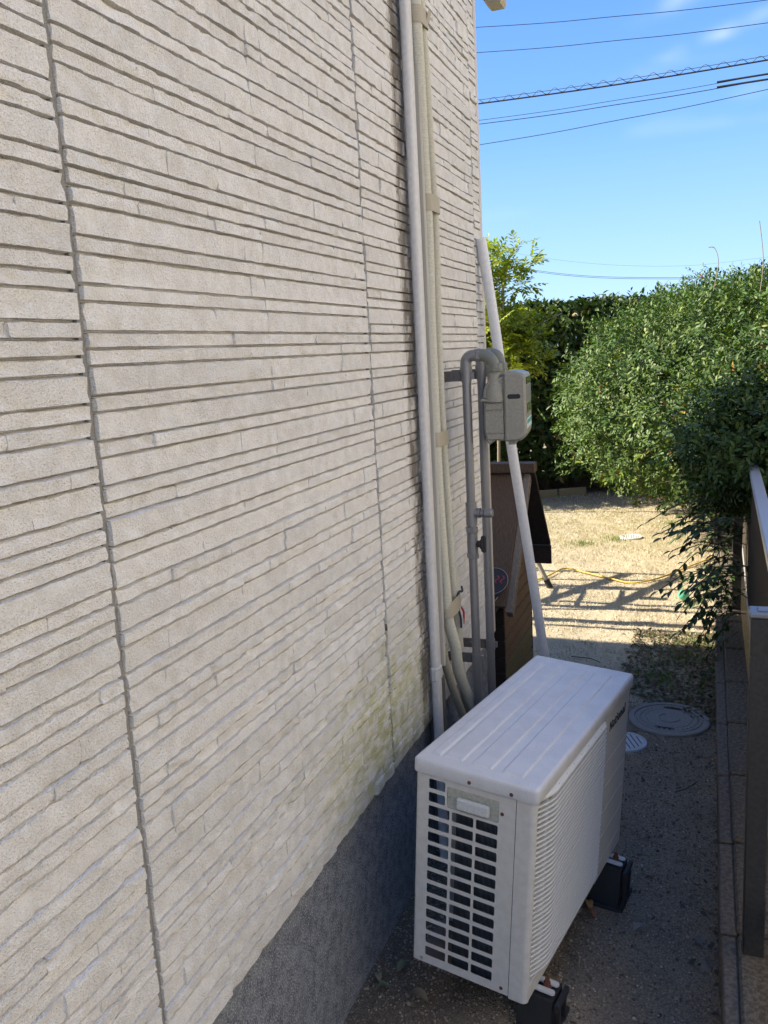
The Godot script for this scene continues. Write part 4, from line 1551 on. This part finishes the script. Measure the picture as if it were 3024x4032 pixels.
# ---------------------------------------------------------------- gas pipes and meter
func build_meter() -> void:
	var labels := ["nearer grey gas pipe with tee and black valve knob, left below the meter", "farther plain grey gas pipe behind the first, below the meter"]
	for i in 2:
		var z: float = [-2.540, -2.678][i]
		var gx: float = [.1, .112][i]
		var px_: float = [.187, .170][i] - gx
		var r1: float = [.022, .012][i]
		var u0 := r1 + .012
		var g := thing("gas_pipe", labels[i], "gas pipe", Vector3(gx, 0, z))
		var st := ST()
		tube(st, [Vector3(0, -.05, 0), Vector3(0, .7, 0), Vector3(0, 1.545, 0)], .0138, 18)
		obj("pipe", st, M.galv, g)
		# elbow at the top, union, cast elbow down into the meter
		st = ST()
		var el := [Vector3(0, 1.528, 0), Vector3(0, 1.545, 0)]
		el.append_array(arc(Vector3(r1, 1.572 - r1, 0), r1, Vector3.LEFT, Vector3.UP, 7))
		el.append_array([Vector3(u0, 1.572, 0)])
		tube(st, el, .0172, 18)
		tube(st, [Vector3(0, 1.522, 0), Vector3(0, 1.537, 0)], .0188, 18)
		tube(st, [Vector3(u0 - .006, 1.572, 0), Vector3(u0 + .001, 1.572, 0)], .0188, 18)
		obj("elbow", st, M.galv, g)
		st = ST()
		lathe(st, Transform3D(Basis(Vector3.BACK, -PI / 2), Vector3(u0 + .002, 1.572, 0)), [[.0, 0], [.0200, 0], [.0200, .011], [.0, .011]], 6)
		obj("union_nut", st, M.galv, g)
		st = ST()
		var c0 := u0 + .013
		var r2 := px_ - c0
		var ce := [Vector3(c0 - .002, 1.572, 0)]
		ce.append_array(arc(Vector3(c0, 1.572 - r2, 0), r2, Vector3.UP, Vector3.RIGHT, 8))
		ce.append(Vector3(px_, minf(1.530, 1.572 - r2 - .003), 0))
		tube(st, ce, .0185, 18)
		obj("cast_elbow", st, M.meter_cast, g)
		# stay to the wall and lower stay
		for y in [1.512, .604]:
			st = ST()
			box(st, Vector3(-.098, y - .016, -.003), Vector3(-.010, y + .016, .003), .001)
			for q in [-.070, -.045]:
				lathe(st, Transform3D(Basis(Vector3.RIGHT, PI / 2), Vector3(q, y, .003)), [[.008, 0], [.007, .003], [0, .004]], 8)
			obj("wall_bracket", st, M.galv_dark, g)
			st = ST()
			tube(st, [Vector3(0, y - .018, 0), Vector3(0, y + .018, 0)], .0160, 18)
			box(st, Vector3(.012, y - .010, -.004), Vector3(.024, y + .010, .004), .001)
			obj("pipe_clamp", st, M.galv, g)
		if i == 0:
			st = ST()
			tube(st, [Vector3(0, 1.045, 0), Vector3(0, 1.118, 0)], .0175, 18)
			tube(st, [Vector3(.0, 1.085, 0), Vector3(.030, 1.085, 0)], .0150, 16)
			tube(st, [Vector3(.024, 1.085, 0), Vector3(.030, 1.085, 0)], .0165, 16)
			obj("tee", st, M.galv, g)
			st = ST()
			lathe(st, Transform3D(Basis(Vector3.BACK, -PI / 2), Vector3(.0305, 1.085, 0)), [[.0, 0], [.012, 0], [.0135, .002], [.0135, .010], [.009, .0105], [.009, .0125], [.0145, .013], [.0145, .034], [.012, .038], [0, .039]], 18)
			obj("plug", st, M.galv, g)
			st = ST()
			lathe(st, Transform3D(Basis.IDENTITY, Vector3(0, 1.022, 0)), [[0, 0], [.0195, 0], [.0195, .018], [0, .018]], 6)
			tube(st, [Vector3(0, .950, 0), Vector3(0, 1.020, 0)], .0170, 18)
			lathe(st, Transform3D(Basis.IDENTITY, Vector3(0, .940, 0)), [[0, 0], [.0195, 0], [.0195, .014], [0, .014]], 6)
			obj("valve_body", st, M.galv, g)
			st = ST()
			tube(st, [Vector3(.0, .985, 0), Vector3(.026, .985, 0)], .0110, 14)
			lathe(st, Transform3D(Basis(Vector3.BACK, -PI / 2), Vector3(.024, .985, 0)), [[0, 0], [.012, 0], [.017, .004], [.017, .012], [0, .013]], 12)
			box(st, Vector3(.028, .958, -.006), Vector3(.044, 1.012, .006), .004)
			obj("valve_knob", st, M.black, g)
	# the meter hangs between them
	var m := thing("gas_meter", "beige gas meter with display window and teal sticker on its front", "gas meter", Vector3(.15, 1.30, -2.53))
	var O := -m.position
	m.rotation.y = .115
	var T := Transform3D(Basis.IDENTITY, O)
	for z in [-2.543, -2.675]:
		var st := ST()
		var x := .187
		lathe(st, T * Transform3D(Basis.IDENTITY, Vector3(x, 1.522, z)), [[0, 0], [.028, 0], [.028, .006], [.026, .0065], [.026, .022], [.021, .024], [0, .024]], 8)
		obj("port_nut", st, M.meter_cast, m)
		st = ST()
		lathe(st, T * Transform3D(Basis.IDENTITY, Vector3(x, 1.43, z)), [[.032, 0], [.029, .04], [.0205, .062], [.0205, .095], [0, .095]], 20, true)
		obj("neck", st, M.meter_body, m)
	# casing: rounded upper and lower halves that meet at a flange
	var st := ST()
	prism_smooth(st, PackedVector2Array([Vector2(.152, 1.440), Vector2(.153, 1.455), Vector2(.158, 1.475), Vector2(.168, 1.492), Vector2(.182, 1.500), Vector2(.215, 1.503), Vector2(.215, 1.440)]), -2.712, -2.526, T)
	obj("upper_casing", st, M.meter_body, m)
	st = ST()
	box(st, Vector3(.1455, 1.432, -2.718), Vector3(.2145, 1.4405, -2.521), .002, T)
	obj("flange", st, M.meter_body, m)
	st = ST()
	prism_smooth(st, PackedVector2Array([Vector2(.154, 1.432), Vector2(.215, 1.432), Vector2(.215, 1.312), Vector2(.186, 1.312), Vector2(.178, 1.306), Vector2(.168, 1.300), Vector2(.160, 1.310), Vector2(.154, 1.345)]), -2.710, -2.528, T)
	box(st, Vector3(.160, 1.406, -2.5275), Vector3(.211, 1.4275, -2.5235), .003, T)
	box(st, Vector3(.158, 1.335, -2.5275), Vector3(.213, 1.402, -2.5255), .004, T)
	box(st, Vector3(.162, 1.316, -2.5275), Vector3(.213, 1.332, -2.5230), .003, T)
	obj("lower_casing", st, M.meter_body, m)
	st = ST()
	lathe(st, T * Transform3D(Basis(Vector3.BACK, PI / 2), Vector3(.156, 1.368, -2.62)), [[0, .012], [.030, .011], [.052, .005], [.056, 0]], 28, true)
	obj("diaphragm_cover", st, M.meter_body, m)
	# front housing
	st = ST()
	var fr := PackedVector2Array([Vector2(.2155, 1.309), Vector2(.252, 1.309), Vector2(.266, 1.312), Vector2(.2765, 1.320), Vector2(.2815, 1.333), Vector2(.2825, 1.35), Vector2(.2815, 1.500), Vector2(.2785, 1.508), Vector2(.273, 1.512), Vector2(.255, 1.5185), Vector2(.236, 1.520), Vector2(.2155, 1.518)])
	prism_smooth(st, fr, -2.718, -2.520, T, .006)
	var hs := obj("front_housing", st, M.meter, m)
	st = ST()
	prism(st, rrect(.227, 1.4375, .266, 1.4515, .006, 4), -2.5202, -2.5197, T)
	obj("slot", st, M.dark, hs)
	st = ST()
	for q in [[.2345, 1.341, .2352, 1.424], [.2345, 1.4232, .263, 1.4240], [.2345, 1.3405, .263, 1.3412], [.2475, 1.302, .2483, 1.350], [.2475, 1.3498, .279, 1.3508]]:
		box(st, Vector3(q[0], q[1], -2.5202), Vector3(q[2], q[3], -2.5191), 0.0, T)
	obj("cover_edge", st, M.meter_body, hs)
	# what the front carries: window, dial, sticker
	for q in [["window", 1.4780, 1.5005, -2.705, -2.540, M.screen], ["dial_plate", 1.425, 1.474, -2.705, -2.540, M.galv], ["display", 1.392, 1.4215, -2.69, -2.545, M.screen], ["sticker", 1.345, 1.375, -2.70, -2.536, M.label_white]]:
		st = ST()
		box(st, Vector3(.2805, q[1], q[3]), Vector3(.2832, q[2], q[4]), .0005, T)
		obj(q[0], st, q[5], hs)
	st = ST()
	box(st, Vector3(.2825, 1.3590, -2.69), Vector3(.2837, 1.371, -2.537), .0002, T)
	obj("teal_band", st, M.teal, hs)
	st = ST()
	box(st, Vector3(.225, 1.298, -2.66), Vector3(.247, 1.311, -2.535), .002, T)
	obj("latch", st, M.meter, hs)

# a prism with rounded front and rear edges and a smooth mantle
func prism_smooth(st: SurfaceTool, poly: PackedVector2Array, z0: float, z1: float, xf: Transform3D, c := .004) -> void:
	var cen := Vector2.ZERO
	for p in poly:
		cen += p / poly.size()
	var small := Geometry2D.offset_polygon(poly, -c, Geometry2D.JOIN_MITER)
	var inner: PackedVector2Array = small[0] if small.size() else poly
	if inner.size() != poly.size():
		prism(st, poly, z0, z1, xf)
		return
	# match the inner outline to the outer one
	var best := 0
	for i in inner.size():
		if inner[i].distance_to(poly[0]) < inner[best].distance_to(poly[0]):
			best = i
	var dirn := 1 if inner[(best + 1) % inner.size()].distance_to(poly[1]) < inner[(best - 1 + inner.size()) % inner.size()].distance_to(poly[1]) else -1
	var inn := PackedVector2Array()
	for i in poly.size():
		inn.append(inner[posmod(best + dirn * i, inner.size())])
	var rings := [[inn, z0], [poly, z0 + c], [poly, z1 - c], [inn, z1]]
	for k in 3:
		for i in poly.size():
			var j := (i + 1) % poly.size()
			var a: PackedVector2Array = rings[k][0]
			var b: PackedVector2Array = rings[k + 1][0]
			var za: float = rings[k][1]
			var zb: float = rings[k + 1][1]
			var e := (poly[j] - poly[i]).normalized()
			var o := Vector2(e.y, -e.x)
			if Geometry2D.is_polygon_clockwise(poly):
				o = -o
			st.set_smooth_group(-1)
			quad(st, xf * Vector3(a[i].x, a[i].y, za), xf * Vector3(a[j].x, a[j].y, za), xf * Vector3(b[j].x, b[j].y, zb), xf * Vector3(b[i].x, b[i].y, zb), Vector3(o.x, o.y, [-.7, 0.0, .7][k]))
	var idx := Geometry2D.triangulate_polygon(inn)
	for z in [z0, z1]:
		for i in range(0, idx.size(), 3):
			tri(st, xf * Vector3(inn[idx[i]].x, inn[idx[i]].y, z), xf * Vector3(inn[idx[i + 1]].x, inn[idx[i + 1]].y, z), xf * Vector3(inn[idx[i + 2]].x, inn[idx[i + 2]].y, z), Vector3(0, 0, -1 if z == z0 else 1))

# ---------------------------------------------------------------- small things on the ground
func cover(label: String, p: Vector3, r: float, m: Material, big: bool, turn: float) -> void:
	var c := thing("manhole_cover" if big else "inspection_cover", label, "manhole cover" if big else "drain cover", p)
	c.rotation.y = turn
	var st := ST()
	var prof := [[0, .012], [r * .55, .012], [r * .56, .0095], [r * .585, .0095], [r * .595, .012], [r * .80, .012], [r * .81, .0085], [r * .85, .0085], [r * .86, .014], [r * .97, .014], [r, .010], [r, -.03]] if big else [[0, .010], [r * .80, .010], [r * .82, .007], [r * .88, .007], [r * .9, .011], [r * .98, .011], [r, .007], [r, -.03]]
	var q := []
	for i in prof.size():
		q.append(prof[prof.size() - 1 - i])
	lathe(st, Transform3D.IDENTITY, q, 40)
	obj("plate", st, m, c)
	if big:
		for s in [-1.0, 1.0]:
			st = ST()
			prism(st, rrect(-.040, -.010, .040, .010, .0095, 4), .0122, .0132, Transform3D(Basis(Vector3.RIGHT, -PI / 2), Vector3(.0, 0, s * .105)))
			obj("lifting_slot", st, M.dark, c)
		st = ST()
		var ring := []
		for i in 20:
			ring.append(Vector3(cos(i * .22) * .042, .0125, sin(i * .22) * .042))
		tube(st, ring, .003, 6)
		obj("emblem_ring", st, M.cover, c)
		for i in 34:
			var a := TAU * i / 34
			st = ST()
			box(st, Vector3(cos(a) * r * .70 - .006, .012, sin(a) * r * .70 - .004), Vector3(cos(a) * r * .70 + .006, .0155, sin(a) * r * .70 + .004), .002)
			obj("stud", st, M.cover, c)
	else:
		st = ST()
		for i in 7:
			var x := -r * .66 + i * r * .22
			var hl := sqrt(maxf(r * r * .58 - x * x, 0.0))
			box(st, Vector3(x - .0022, .0100, -hl), Vector3(x + .0022, .0112, hl))
		obj("grooves", st, M.concrete_dark, c)

func build_small_things() -> void:
	cover("round concrete-grey manhole cover with two lifting slots near the block wall", Vector3(.655, .002, -3.540), .165, M.cover, true, -.12)
	cover("small pale round drain lid half hidden by the outdoor unit", Vector3(.498, .001, -3.285), .085, M.cover_pale, false, .4)
	cover("small white round drain lid out on the sunlit lawn", Vector3(.213, .001, -7.05), .088, M.label_white, false, .1)
	# ball
	var b := thing("ball", "small green ball lying on the sunlit lawn by the wall", "ball", Vector3(.665, .035, -5.33))
	var sp := SphereMesh.new()
	sp.radius = .033
	sp.height = .066
	put("skin", sp, M.ball, b)
	# rope
	var pts := []
	for q in [[-1.2, -5.3], [-.60, -5.40], [-.292, -5.623], [-.161, -5.918], [-.012, -5.856], [.207, -5.704], [.317, -5.645], [.416, -5.686], [.523, -5.832], [.632, -6.038], [.787, -6.343], [.86, -6.50]]:
		pts.append(Vector3(q[0], .012 + ground_y(q[0], q[1]), q[1]))
	var st := ST()
	tube(st, catmull(pts, 6), .0055, 7)
	tag(obj("rope", st, M.rope), "thin yellow rope lying across the sunlit lawn", "rope")
	# stepladder whose foot shows behind the kennel
	var l := thing("stepladder", "aluminium stepladder standing behind the kennel, one foot in the sun", "stepladder", Vector3(-.62, 0, -5.6))
	for sx in [-1.0, 1.0]:
		for zz in [.14, .62]:
			st = ST()
			var foot := Vector3(.43 * sx + .01, .012, zz)
			var top := Vector3(.10 * sx, .78, lerpf(zz, .38, .15))
			var d := (top - foot)
			var bs := frame_of(d)
			tube(st, [foot, top], .0155, 4)
			var leg := obj("leg", st, M.alu_dull, l)
			st = ST()
			tube(st, [foot - d * .015, foot + d * .06], .021, 6)
			obj("rubber_foot", st, M.black, leg)
		for yy in [.26, .52]:
			st = ST()
			var x: float = lerpf(.43, .10, yy / .78) * sx
			box(st, Vector3(x - .008, yy - .012, .19), Vector3(x + .008, yy + .008, .57), .003)
			obj("step", st, M.alu_dull, l)
	st = ST()
	box(st, Vector3(-.12, .775, .345), Vector3(.12, .80, .405), .004)
	obj("top_board", st, M.alu_dull, l)
	for zz in [.13]:
		st = ST()
		tube(st, [Vector3(.38, .12, zz), Vector3(-.25, .42, zz)], .007, 6)
		obj("brace", st, M.alu_dull, l)
	# laundry rack on the sunny side, round the house corner; its bars draw the shadows on the lawn
	var r := thing("laundry_rack", "laundry drying rack of crossed bars standing on the sunny side behind the house", "drying rack", Vector3(-2.1, 0, -5.2))
	var R := -r.position
	var hb := 1.16
	for q in [[-4.56, .016], [-4.66, .034], [-4.93, .026], [-5.03, .018], [-5.40, .016], [-5.76, .016]]:
		st = ST()
		tube(st, [Vector3(-3.3, hb, q[0] + .03) + R, Vector3(-.72, hb, q[0]) + R], q[1] * 1.0, 8)
		obj("bar", st, M.alu_dull, r)
	for q in [[-1.72, -4.98, -1.26, -5.74], [-1.28, -4.98, -.92, -5.72], [-2.4, -4.98, -1.95, -5.74]]:
		st = ST()
		tube(st, [Vector3(q[0], hb - .02, q[1]) + R, Vector3(q[2], hb - .02, q[3]) + R], .032, 8)
		obj("brace", st, M.alu_dull, r)
	for x in [-3.25, -1.05]:
		for z in [-4.7, -5.6]:
			st = ST()
			tube(st, [Vector3(x, -.02, z) + R, Vector3(x, hb, z) + R], .013, 8)
			obj("post", st, M.alu_dull, r)
	# kerb and edging boards at the back
	var kb := thing("kerb", "low dark concrete kerb along the foot of the back hedge", "kerb", Vector3(-1, 0, -9.6))
	for i in 9:
		st = ST()
		var x := -3.4 + i * .6
		box(st, Vector3(x + 1, -.1, -.06), Vector3(x + 1.592, .17, .06), .008)
		obj("kerb_stone", st, M.concrete, kb)
	for q in [[-.92, -8.80, -.70, -8.93, "left yellowish edging board standing in the soil under the back hedge"], [-.685, -8.95, -.42, -9.08, "right yellowish edging board, longer, under the back hedge"]]:
		var e := thing("edging_board", q[4], "edging board", Vector3(q[0], 0, q[1]))
		st = ST()
		var d := Vector3(q[2] - q[0], 0, q[3] - q[1])
		var bs := Basis(d.normalized(), Vector3.UP, d.normalized().cross(Vector3.UP))
		box(st, Vector3(0, -.05, -.012), Vector3(d.length(), .085, .012), .003, Transform3D(bs, Vector3.ZERO))
		obj("board", st, M.board, e)

# ---------------------------------------------------------------- overhead wires
func wire(pts: Array, r: float) -> SurfaceTool:
	var st := ST()
	tube(st, catmull(pts, 12), r, 5, false)
	return st

func build_wires() -> void:
	# each runs from left to right in front of the sky; spans are longer than the view
	var P := Vector3(.794, 1.59, 0)
	var list := [
		[-14.0, -.248, .351, .049, .324, .005, "topmost thin power line across the blue sky"],
		[-14.0, -.248, .325, .050, .303, .005, "second power line from the top across the sky"],
		[-16.0, -.248, .254, .051, .2555, .0045, "thin upper line of the close pair below the spiral cable"],
		[-16.0, -.248, .250, .051, .2505, .0065, "thicker lower line of the close pair below the spiral cable"],
		[-15.0, -.248, .228, .051, .241, .0055, "lowest of the near lines, climbing to the right"]]
	for q in list:
		var k: float = -q[0]
		var a := P + Vector3(q[1] * k, q[2] * k, -k)
		var b := P + Vector3(q[3] * k, q[4] * k, -k)
		var d := b - a
		var o := obj("power_line", wire([a - d * 1.5 + Vector3(0, .25, 0), a, (a + b) * .5 + Vector3(0, -.03, 0), b, b + d * 1.5 + Vector3(0, .25, 0)], q[5]), M.ink)
		tag(o, q[6], "power line", "overhead lines against the sky")
		if q[5] == .0045 or q[5] == .0065:
			var st := ST()
			tube(st, [b - d * .16, b + d * .5], .016, 6)
			obj("sleeve", st, M.ink, o)
	var k := 14.0
	var a := P + Vector3(-.248 * k, .2755 * k, -k)
	var b := P + Vector3(.051 * k, .2725 * k, -k)
	var t := thing("communication_cable", "black cable hung under a thin strand by an open spiral across the sky", "cable", Vector3.ZERO)
	var d := b - a
	obj("strand", wire([a - d * 1.5 + Vector3(0, .2, 0), a, b, b + d * 1.5 + Vector3(0, .2, 0)], .004), M.ink, t)
	var dn := Vector3(0, -.055, 0)
	obj("cable", wire([a - d * 1.5 + Vector3(0, .2, 0) + dn, a + dn, b + dn, b + d * 1.5 + Vector3(0, .2, 0) + dn], .012), M.ink, t)
	var pts := []
	var n := 420
	var fr := Basis(d.normalized(), Vector3.UP, d.normalized().cross(Vector3.UP))
	for i in n:
		var f := -.25 + 1.5 * i / n
		var ph := f * 17.5 * TAU
		pts.append(a + d * f + dn * .5 + fr.y * cos(ph) * .036 + fr.z * sin(ph) * .03)
	var st := ST()
	tube(st, pts, .0042, 5, false)
	obj("spiral", st, M.ink, t)
	k = 42.0
	for i in 3:
		a = P + Vector3(-.184 * k, (.084 - .0014 * i) * k, -k)
		b = P + Vector3(.056 * k, (.0625 - .0014 * i) * k, -k)
		var mid := P + Vector3(-.051 * k, (.0655 - .0014 * i) * k, -k)
		if i == 2:
			a.y += .75
			b.y += .75
			mid.y += .62
		d = b - a
		var o := obj("power_line", wire([a - d * .8 + Vector3(0, 1.6, 0), a, mid, b, b + d * .8 + Vector3(0, 1.2, 0)], .010 if i < 2 else .004), M.ink)
		tag(o, ["upper of two sagging lines low over the hedge, far away", "lower of two sagging lines low over the hedge, far away", "hair-thin line above the two sagging far ones"][i], "power line", "overhead lines against the sky")

# ---------------------------------------------------------------- gravel, grass and leaves
func build_litter() -> void:
	var xfs := []
	var cols := []
	for i in 34000:
		var x := rng.randf_range(-.02, .845)
		var z := -rng.randf_range(1.15, 4.35)
		if rng.randf() < smoothstep(-3.4, -4.3, z):
			continue
		if Vector2(x - .655, z + 3.54).length() < .165 and rng.randf() < .88 or Vector2(x - .498, z + 3.285).length() < .085:
			continue
		var s := rng.randf_range(.0024, .0062) * (1.0 + 1.3 * pow(rng.randf(), 9.0))
		xfs.append(Transform3D(Basis(rand_unit(), rng.randf_range(0, TAU)).scaled(Vector3(s, s * .8, s)), Vector3(x, ground_y(x, z) + s * .15, z)))
		var v := rng.randf_range(.08, .33) * (1.7 if rng.randf() < .05 else 1.0)
		cols.append(Color(v * 1.14, v * .94, v * .70))
	scatter("gravel", pebble_mesh, M.stone, xfs, cols)
	xfs = []
	cols = []
	for i in 70000:
		var x := rng.randf_range(-1.6, .845)
		var z := -rng.randf_range(3.75, 9.2)
		if rng.randf() > smoothstep(-3.7, -4.5, z + noise2.get_noise_2d(x * 5, z * 5) * .3):
			continue
		if Vector2(x - .655, z + 3.54).length() < .17 or Vector2(x - .213, z + 7.05).length() < .09:
			continue
		var bald := noise.get_noise_2d(x * 1.3 + 7, z * 1.3)
		if bald > .28 and rng.randf() < .7:
			continue
		var h := rng.randf_range(.010, .026)
		var up := (Vector3.UP + rand_unit() * .8)
		up.y = absf(up.y)
		xfs.append(leaf_xf(Vector3(x, ground_y(x, z), z), up, rand_unit(), h, 1.5))
		var g := noise2.get_noise_2d(x * 3 + 40, z * 3)
		if g > .38 and rng.randf() < .35:
			cols.append(tint(Color(.26, .30, .08), .2))
		else:
			cols.append(tint(Color(.57, .50, .37), .25))
	scatter("dry_grass", blade_mesh, M.dry, xfs, cols)
	# fallen leaves in the shade along the wall, and weeds among them
	xfs = []
	cols = []
	for i in 2600:
		var z := -rng.randf_range(3.55, 4.7)
		var x := .845 - pow(rng.randf(), 1.3) * .42 * smoothstep(-3.4, -3.9, z)
		if Vector2(x - .655, z + 3.54).length() < .17 and rng.randf() < .8:
			continue
		xfs.append(leaf_xf(Vector3(x, ground_y(x, z) + .004 + rng.randf() * .008, z), Vector3(rng.randf_range(-1, 1), rng.randf_range(-.1, .35), rng.randf_range(-1, 1)), Vector3.UP + rand_unit() * .5, rng.randf_range(.014, .034), 1.2))
		cols.append([tint(Color(.09, .07, .04), .3), tint(Color(.17, .13, .08), .3), tint(Color(.08, .10, .03), .3)][rng.randi() % 3])
	for i in 320:
		var z := -rng.randf_range(1.2, 3.6)
		var x := .845 - pow(rng.randf(), 3.0) * .25 if rng.randf() < .7 else rng.randf_range(.0, .84)
		xfs.append(leaf_xf(Vector3(x, ground_y(x, z) + .004, z), Vector3(rng.randf_range(-1, 1), rng.randf_range(-.1, .3), rng.randf_range(-1, 1)), Vector3.UP + rand_unit() * .5, rng.randf_range(.010, .028), 1.1))
		cols.append([tint(Color(.07, .055, .035), .3), tint(Color(.15, .11, .07), .3)][rng.randi() % 2])
	scatter("leaf_litter", leaf_mesh, M.dry, xfs, cols)
	xfs = []
	cols = []
	for i in 900:
		var q := rng.randf()
		var c: Vector2 = [Vector2(.70, -4.30), Vector2(.72, -4.55), Vector2(.10, -6.95), Vector2(-.14, -6.75), Vector2(.60, -4.0), Vector2(.5, -7.6)][rng.randi() % 6]
		var p := c + Vector2(rng.randfn(0, .05), rng.randfn(0, .05))
		if p.x > .835:
			continue
		xfs.append(leaf_xf(Vector3(p.x, 0, p.y), Vector3(rng.randf_range(-.6, .6), 1, rng.randf_range(-.6, .6)), rand_unit(), rng.randf_range(.015, .05), 1.0))
		cols.append(tint(Color(.16, .24, .05), .25))
	scatter("weeds", blade_mesh, M.leaf_soft, xfs, cols)
	# bigger single leaves on the ground
	var big := [
		[.826, -2.035, .062, .2, Color(.17, .165, .155), "large pale grey fallen leaf upright against the block wall"],
		[.800, -2.125, .040, .9, Color(.15, .145, .14), "smaller grey fallen leaf just beyond the large pale one"],
		[.500, -2.195, .045, .3, Color(.30, .19, .08), "tan curled leaf beside the black block at the far end"],
		[.520, -2.165, .040, 1.1, Color(.22, .09, .04), "reddish brown leaf next to the tan curled one"],
		[.056, -1.800, .050, -.5, Color(.14, .15, .09), "greenish leaf in the dark corner below the house footing"],
		[.030, -1.752, .040, .7, Color(.19, .17, .10), "yellowish leaf nearest to the house footing"],
		[.058, -1.745, .036, 2.0, Color(.12, .14, .08), "small green leaf lowest in the footing corner"],
		[.172, -1.713, .060, 1.4, Color(.16, .13, .09), "long brown dead leaf on bare soil in front of the unit"],
		[.476, -1.790, .055, .5, Color(.24, .17, .09), "brown leaf beside the near black block"],
		[.619, -2.135, .045, -.9, Color(.20, .19, .17), "pale twig-like leaf in the middle of the gravel"]]
	for q in big:
		var st := ST()
		st.set_smooth_group(1)
		var nseg := 6
		for s in [-1.0, 1.0]:
			for i in nseg:
				var t0 := float(i) / nseg
				var t1 := float(i + 1) / nseg
				var w0 := sin(pow(t0, .8) * PI) * .24
				var w1 := sin(pow(t1, .8) * PI) * .24
				var l: float = q[2]
				var m0 := Vector3(0, .006 + .012 * sin(t0 * 3.0), -t0 * l)
				var m1 := Vector3(0, .006 + .012 * sin(t1 * 3.0), -t1 * l)
				quad(st, m0, m1, m1 + Vector3(s * w1 * l, w1 * l * .5, 0), m0 + Vector3(s * w0 * l, w0 * l * .5, 0), Vector3.UP)
		var o := obj("fallen_leaf", st, mat(q[4], .8))
		o.position = Vector3(q[0], ground_y(q[0], q[1]), q[1])
		o.rotation.y = q[3]
		if q[2] > .06 and q[0] > .8:
			o.rotation.z = 1.0
		tag(o, q[5], "leaf", "fallen leaves on the gravel")
	# twigs
	for q in [[.50, -1.95, .09, .4, "thin pale twig on the gravel in front of the unit"], [.70, -2.93, .12, -.7, "dark thin twig on the gravel halfway along the path"], [.30, -4.15, .16, 1.2, "dark twig in the shade just before the sunlit lawn"]]:
		var st := ST()
		tube(st, catmull([Vector3(0, .006, 0), Vector3(.01, .010, -q[2] * .4), Vector3(-.006, .006, -q[2])], 5), .0022, 6)
		var o := obj("twig", st, M.bark_pale if q[3] > 0 and q[3] < 1 else M.bark)
		o.position = Vector3(q[0], ground_y(q[0], q[1]), q[1])
		o.rotation.y = q[3]
		tag(o, q[4], "twig")
